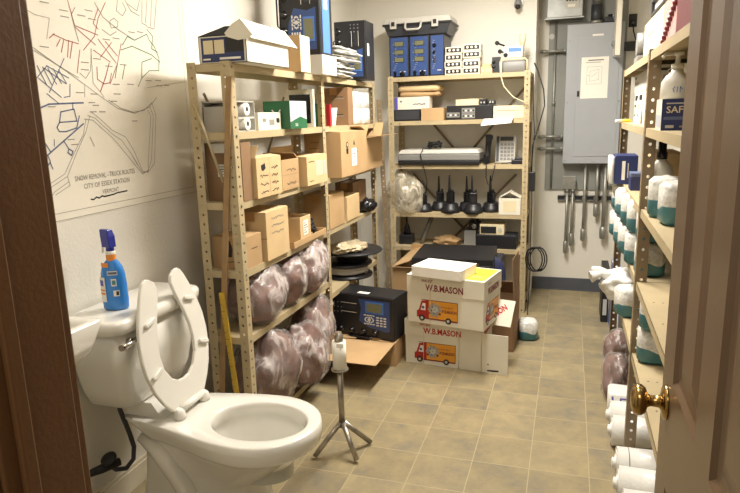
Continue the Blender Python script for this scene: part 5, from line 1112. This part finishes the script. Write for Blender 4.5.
# white cabinet, outlet and power strip to the right of the panel
t = thing('control_box', 'white metal control box with side latches high on the back wall, right of the panel', 'control box', (0, 0, 0))
MB('white_card').box((.266, 4.62, 1.75), (.300, YP-.106, 2.34)).build('cabinet', t, bevel=.004)
for z in (1.80, 1.98): MB('steel_grey').box((.255, 4.66, z), (.262, 4.69, z+.05)).tube([(.252, 4.675, z+.01), (.246, 4.672, z+.03), (.252, 4.67, z+.05)], .004).build('latch', t)
MB('steel_grey').box((.258, 4.63, 1.742), (.305, 4.70, 1.7505)).build('bracket', t)
simple('wall_outlet', 'black wall outlet high on the back wall above the power strip', 'outlet', [('cover_plate', MB('black_plastic').box((.366, YW-.008, 1.962), (.42, YW-.0005, 2.05)), .002), ('plug', MB('black_gloss').box((.38, YW-.035, 1.975), (.406, YW-.0085, 2.005)), .004)], (0, 0, 0))
simple('power_strip', 'long black power strip mounted horizontally on the back wall', 'power strip', [('case', MB('black_plastic').box((.33, YW-.04, 1.80), (.56, YW-.0005, 1.862)), .004), ('switch', MB('dark_grey').box((.345, YW-.043, 1.82), (.36, YW-.0405, 1.84)), 0)], (0, 0, 0))
o = MB('rubber').tube([(.393, YW-.03, 1.975), (.40, YW-.025, 1.93), (.415, YW-.02, 1.885), (.42, YW-.045, 1.86), (.44, YW-.05, 1.78), (.47, YW-.03, 1.70)], .0045, n=6).build('electric_cable'); tag(o, 'black cord running from the wall outlet down past the power strip', 'cable')
t = thing('wall_camera', 'small grey camera fixture hanging high on the wall above the back shelving', 'camera', (-.372, 4.599, 2.13)); MB('steel_grey').box((-.03, -.01, -.02), (.03, 0, .06)).build('bracket', t, bevel=.002); MB('grey_plastic').tube([(0, -.01, .03), (0, -.05, .0), (0, -.075, -.035)], .018, radii=[.012, .022, .024], n=14).build('camera_body', t); MB('black_gloss').sphere((0, -.077, -.038), .017).build('lens', t)

# ------------------------------------------------------------------ right shelving contents
R1, R2, R3, R4, R5 = RZ
def p_cream(b, F, sx, sy, h):
    f = F['left']; b.plate(f, sy*.15, h*.62, sy*.55, h*.68, 'ink_grey'); 
    for i in range(6): b.plate(f, sy*(.1+.13*i), h*.42, sy*(.16+.13*i), h*.45, 'ink_grey')
    f = F['front']; b.plate(f, .03, h*.7, .1, h*.76, 'ink_grey'); b.plate(f, .03, h*.5, .12, h*.53, 'ink_grey')
carton('cream printed carton on the top board of the right shelving', .296, .50, 2.47, 3.08, R1, .165, 'cream_card', tape=None, paint=p_cream, name='printed_box', cat='box')
t = thing('first_aid_box', 'pink box with a dark red beaded edge on the top board of the right shelving', 'box', (.41, 2.265, R1)); MB('pink_card').box((-.115, -.18, 0), (.115, .19, .165)).build('box_body', t, bevel=.002)
bd = MB('maroon_plastic')
for i in range(12): bd.sphere((-.118, .17-.029*i, .02+.0115*i), .011, n=8, k=6)
bd.build('beaded_edge', t)
t = thing('maroon_box', 'dark red box behind the door edge on the top board of the right shelving', 'box', (.40, 1.93, R1)); MB('maroon_plastic').box((-.12, -.13, 0), (.12, .13, .20)).build('box_body', t, bevel=.003); MB('red_plastic').box((-.122, -.132, .16), (.122, .132, .202)).build('lid', t, bevel=.003)
t = thing('glass_frame', 'dark framed glass-fronted case lying on the cream carton and the pink box', 'frame', (.42, 2.52, R1+.168)); MB('dark_grey').box((-.13, -.40, 0), (.13, .32, .01)).box((-.13, -.40, .05), (.13, .32, .06)).box((-.13, -.40, .01), (-.12, -.37, .05)).box((-.13, .29, .01), (-.12, .32, .05)).build('frame', t, bevel=.002); MB('light_grey').box((-.118, -.39, .0105), (.12, .31, .0495)).build('panel', t)
t = thing('tape_dispenser', 'grey tape dispenser at the far end of the top board of the right shelving', 'tape dispenser', (.31, 3.26, R1)); MB('grey_plastic').box((-.03, -.07, 0), (.03, .09, .05)).build('base', t, bevel=.006); MB('grey_plastic').cyl((-.028, .0, .105), (.028, 0, .105), .052, n=24).build('tape_roll', t); MB('grey_plastic').box((-.025, -.012, .045), (.025, .012, .07)).build('holder', t)
# second board
def p_stack(b, F, sx, sy, h):
    for f, L_ in ((F['left'], sy), (F['front'], sx)):
        b.plate(f, .02, h-.022, .10, h-.012, 'ink_black')
        for i in range(3): b.plate(f, .03+.06*i, h*.35, .055+.06*i, h*.55, 'ink_grey')
carton('grey-white printed box at the far end of the second board, topmost of its stack', .296, .50, 2.62, 3.40, R2+.142, .085, 'light_grey', tape=None, paint=p_stack, name='printed_box', cat='box')
def p_sing(b, F, sx, sy, h): b.text(F['left'], 'CPAP', .04, h*.6, .03, 'ink_black', bold=.03) if False else (b.plate(F['left'], .03, h-.035, .16, h-.012, 'ink_black'), b.plate(F['left'], .22, h-.035, .34, h-.012, 'ink_black'), b.plate(F['left'], .02, .03, .2, h-.055, 'ink_black'), b.plate(F['left'], .03, .04, .19, h-.065, 'light_grey', lift=.0012))
carton('wide white box with black print under the grey-white one on the second board', .296, .50, 2.60, 3.35, R2, .14, 'white_card', tape=None, paint=p_sing, name='printed_box', cat='box')
for i, (z, mm, lab) in enumerate(((0, 'kraft', 'brown box at the bottom of the stack behind the pump bottle'), (.075, 'light_grey', 'grey ribbed box in the middle of the stack behind the pump bottle'), (.14, 'white_card', 'white box on top of the stack behind the pump bottle'))):
    carton(lab + ', right shelving', .33, .52, 2.24, 2.54, R2+z+(i*.001), .072 if i == 0 else .062, mm, tape=None, name='printed_box', cat='box', paint=(lambda b, F, sx, sy, h: b.plate(F['left'], .02, h-.012, sy-.02, h-.004, 'ink_black')))
o = MB('white_paper').prism([(-.05, 0), (.05, 0), (.012, .115), (-.012, .115)], -.0008, .0008, xf=frame((0, 0, 0), (0, 1, 0), (0, 0, 1))).build('paper_card'); o.location = (.272, 3.0, R2+.001); o.rotation_euler = (0, .06, 0); tag(o, 'white card standing at the front of the second board before the wide white box', 'card')
t = thing('highlighter', 'yellow marker pen sticking out over the far end of the second board', 'marker', (.262, 3.25, R2+.012), rot=(0, 0, .3)); MB('yellow_label').cyl((-.03, 0, 0), (.012, 0, 0), .008, n=12).build('barrel', t); MB('white_paper').cyl((-.06, 0, 0), (-.03, 0, 0), .006, n=10, r2=.009).build('tip', t)
def p_safe(b, F, sx, sy, h):
    f = F['front']; b.plate(f, 0, 0, sx, h, 'navy_print'); b.text(f, 'SAFETY', .012, h*.56, .020, 'cream_card', w=.095, bold=.01, lift=.0014); b.plate(f, .012, h*.84, .10, h*.88, 'light_grey', lift=.001); b.plate(f, .006, h*.34, sx-.006, h*.44, 'ink_blue', lift=.001); b.plate(f, .012, h*.08, .035, h*.17, 'light_grey', lift=.001); b.plate(f, .05, h*.09, .10, h*.15, 'ink_grey', lift=.001)
    f = F['left']; b.plate(f, .01, .01, sy-.01, h*.5, 'lilac_print')
carton('navy and white box lettered SAFETY on the second board beside the door', .257, .385, 2.05, 2.175, R2, .092, 'white_card', tape=None, paint=p_safe, name='printed_box', cat='box')
t = thing('pump_bottle', 'white pump bottle with faint blue mark standing on the SAFETY box', 'pump bottle', (.300, 2.11, R2+.0925)); MB('bottle_white').loft([ov(0, .040, .034), ov(.004, .043, .037), ov(.05, .042, .036), ov(.068, .030, .026), ov(.078, .017, .017), ov(.088, .016, .016)]).build('bottle_body', t)
MB('white_paper').lathe([(.018, .088), (.018, .102), (.008, .105), (.006, .125), (.016, .128), (.016, .136)], n=16).tube([(0, 0, .131), (-.035, -.01, .131), (-.045, -.012, .122)], .005).build('pump_head', t)
lb2 = MB('ink_blue'); fr2 = frame((-.03, -.0375, .015), (1, 0, 0), (0, 0, 1)); lb2.stroke(fr2, [(.02, .004), (.016, .014), (.022, .02)], .002, 'tester_blue_light'); lb2.stroke(fr2, [(.028, .004), (.028, .02)], .002, 'tester_blue_light'); lb2.stroke(fr2, [(.036, .004), (.036, .02), (.042, .012)], .002, 'tester_blue_light'); lb2.build('label_sticker', t)
# third board
G6 = 'toilet paper packs in white and teal wrap'
def jug(label, loc, s_=1, rz=0):
    t = thing('lotion_bottle', label, 'bottle', loc, rz, 'white bottles with black caps'); MB('bottle_white').loft([ov(0, .040, .030), ov(.006, .044, .034), ov(.13, .043, .033), ov(.155, .034, .027), ov(.168, .018, .016), ov(.176, .016, .015)]).build('bottle_body', t)
    MB('black_gloss').lathe([(.018, .176), (.018, .20), (.014, .204), (.014, .235), (.010, .238)], n=16).build('cap', t); return t
jug('white bottle with tall black cap behind the tissue packs, third board of the right shelving', (.315, 2.42, R3))
b2 = jug('white bottle lying further back beside the black-capped one, mostly hidden by the door', (.42, 2.30, R3)); b2.scale = (1.1, 1.1, .8)
pA = thing('tissue_pack', 'white and teal tissue pack nearest the door edge on the third board', 'toilet paper', (.325, 2.075, R3), rz=.1, group=G6)
packmesh(.105, .115, .13).build('wrapper', pA)
def fold(p): MB('film_white').add([(-.035, -.02, .129), (.04, -.01, .129), (.03, .03, .129), (0, 0, .138), (-.02, .04, .129)], [(0,1,3),(1,2,3),(2,4,3),(4,0,3)]).build('wrapper_fold', p)
fold(pA)
dup(pA, (.308, 2.225, R3), 'white and teal tissue pack just behind the nearest one on the third board', -.1)
simple('glove_box', 'blue printed box overhanging the third board at the far end of the right shelving', 'box', [('box_body', MB('navy_print').box((-.05, -.09, 0), (.05, .09, .135)).plate(frame((-.05, -.0905, 0), (1,0,0), (0,0,1)), .03, .02, .045, .11, 'white_paper').plate(frame((-.05, -.0905, 0), (1,0,0), (0,0,1)), .055, .03, .06, .1, 'light_grey'), .002), ('wrapper', MB('film_white').rbox((-.075, -.08, .0), (-.051, .085, .13), .011), 0)], (.262, 3.27, R3+.001))
M['navy_print2'] = M['tester_blue']
simple('glove_box', 'small dark blue box in front of the blue printed box on the third board', 'box', [('box_body', MB('navy_print').box((-.03, -.05, 0), (.03, .05, .075)), .002), ('lid', MB('ink_blue').box((-.0305, -.0505, .06), (.0305, .0505, .0765)), .001)], (.292, 2.98, R3))
carton('narrow tan carton standing on the third board just behind the middle post', .292, .40, 2.50, 2.78, R3, .19, 'kraft_light', tape=None)
# fourth board: packs
k = 0
for (x, y, z, lab) in ((.307, 2.50, 0, 'lower tissue pack behind the middle post on the fourth board'), (.309, 2.50, .131, 'upper tissue pack behind the middle post on the fourth board'),
        (.285, 2.69, 0, 'lower tissue pack second beyond the middle post, fourth board'), (.288, 2.69, .131, 'upper tissue pack second beyond the middle post, fourth board'),
        (.275, 2.88, 0, 'lower tissue pack third beyond the middle post, fourth board'), (.278, 2.88, .131, 'upper tissue pack third beyond the middle post, fourth board'),
        (.268, 3.10, 0, 'lower tissue pack near the far end of the fourth board'), (.27, 3.10, .131, 'upper tissue pack near the far end of the fourth board'),
        (.262, 3.32, 0, 'lower tissue pack at the very far end of the fourth board'), (.266, 3.32, .131, 'upper tissue pack at the very far end of the fourth board')):
    dup(pA, (x, y, R4+z), lab, .15*math.sin(k*2.1)); k += 1
for (x, y, z, lab) in ((.315, 2.32, 0, 'lower tissue pack just on the door side of the middle post, lowest board'), (.314, 2.30, .131, 'upper tissue pack just on the door side of the middle post, lowest board')):
    dup(pA, (x, y, R5+z), lab, .1*math.sin(k)); k += 1
dup(pA, (.275, 2.85, R5), 'single tissue pack on the lowest board beside the tied white bag', .3)
wb_ = thing('tied_bag', 'white plastic bag with tied ears bulging from the lowest board of the right shelving', 'bag', (.255, 3.12, R5+.002), group=None)
blob(MB(), (0, 0, .065), 1, (.09, .12, .08), .3, 'film_white', 7, 4, 2, 1.2).build('bag_body', wb_)
for s_, dy in ((1, -.03), (.8, .03)): MB('film_white').tube([(-.05, dy, .10), (-.09, dy*1.5, .125), (-.135*s_, dy*2, .11)], .02, radii=[.026, .014, .03], n=10).build('tied_ear', wb_)
# floor bags and rolls at the foot of the right shelving
stuffed_bag('stuffed clear bag on the floor at the far end of the right shelving', (.285, 3.42, .10), (.07, .10, .125), 11)
stuffed_bag('stuffed clear bag with reddish contents on the floor, nearer the towel rolls', (.262, 3.05, .10), (.072, .11, .125), 12)
simple('towel_pack', 'wrapped paper towel pack with purple print on the floor behind the white rolls', 'paper towels', [('wrapper', MB('film_white').rbox((-.055, -.06, 0), (.10, .06, .135), .02), 0),
    ('label_sticker', (lambda b: (b.stroke(frame((-.05, -.0612, .0), (1,0,0), (0,0,1)), [(.015, .12), (.02, .07), (.10, .07), (.10, .115), (.05, .115), (.05, .09), (.08, .09)], .008, 'purple_print'), b.stroke(frame((-.05, -.061, .0), (1,0,0), (0,0,1)), [(.02, .05), (.05, .045), (.09, .05)], .006, 'ink_black'), b)[-1])(MB('purple_print')), 0)], (.265, 2.835, .001), rz=-.05)
rr_ = thing('towel_roll', 'white wrapped roll on the floor, farthest from the door in the row', 'paper roll', (.345, 2.71, .066), group='white wrapped rolls under the right shelving')
MB('film_white').cyl((-.13, 0, 0), (.15, 0, 0), .063, n=24).cyl((-.133, 0, 0), (-.1295, 0, 0), .05, n=20).build('wrapper', rr_)
MB('film_white').lathe([(.035, 0), (.02, .006), (.022, .012), (.008, .016)], xf=tr(-.133, 0, 0) @ Matrix.Rotation(-PI/2, 4, 'Y'), n=12).build('twisted_end', rr_)
for i, (y, z, lab) in enumerate(((2.57, 0, 'second farthest from the door in the row'), (2.31, 0, 'just on the near side of the shelving post'), (2.165, 0, 'second on the near side of the post'), (2.02, 0, 'third on the near side of the post'), (1.88, 0, 'nearest to the door at the floor'))):
    q = dup(rr_, (.345+.008*math.sin(i*3), y, .066+z), 'white wrapped roll on the floor, ' + lab, .03*math.sin(i*2))
    if i == 1: MB('ink_black').tube([(-.09, .0635*math.cos(2*PI*a/24), .0635*math.sin(2*PI*a/24)) for a in range(25)], .0012, n=5).build('printed_line', q)
# dark case and binder standing on the floor at the far end
simple('black_case', 'narrow black case standing on the floor beyond the far end of the right shelving', 'case', [('case', MB('black_plastic').box((-.022, -.12, 0), (.022, .12, .37)), .003), ('panel', MB('light_grey').box((-.012, -.122, .05), (.012, -.1202, .16)), 0)], (.262, 4.32, 0))
book('tall blue binder standing on the floor between the black case and the right shelving', .312, 4.10, 0, .045, .22, .43, 'tester_blue_light', rz=PI/2, name='ring_binder', cat='binder')
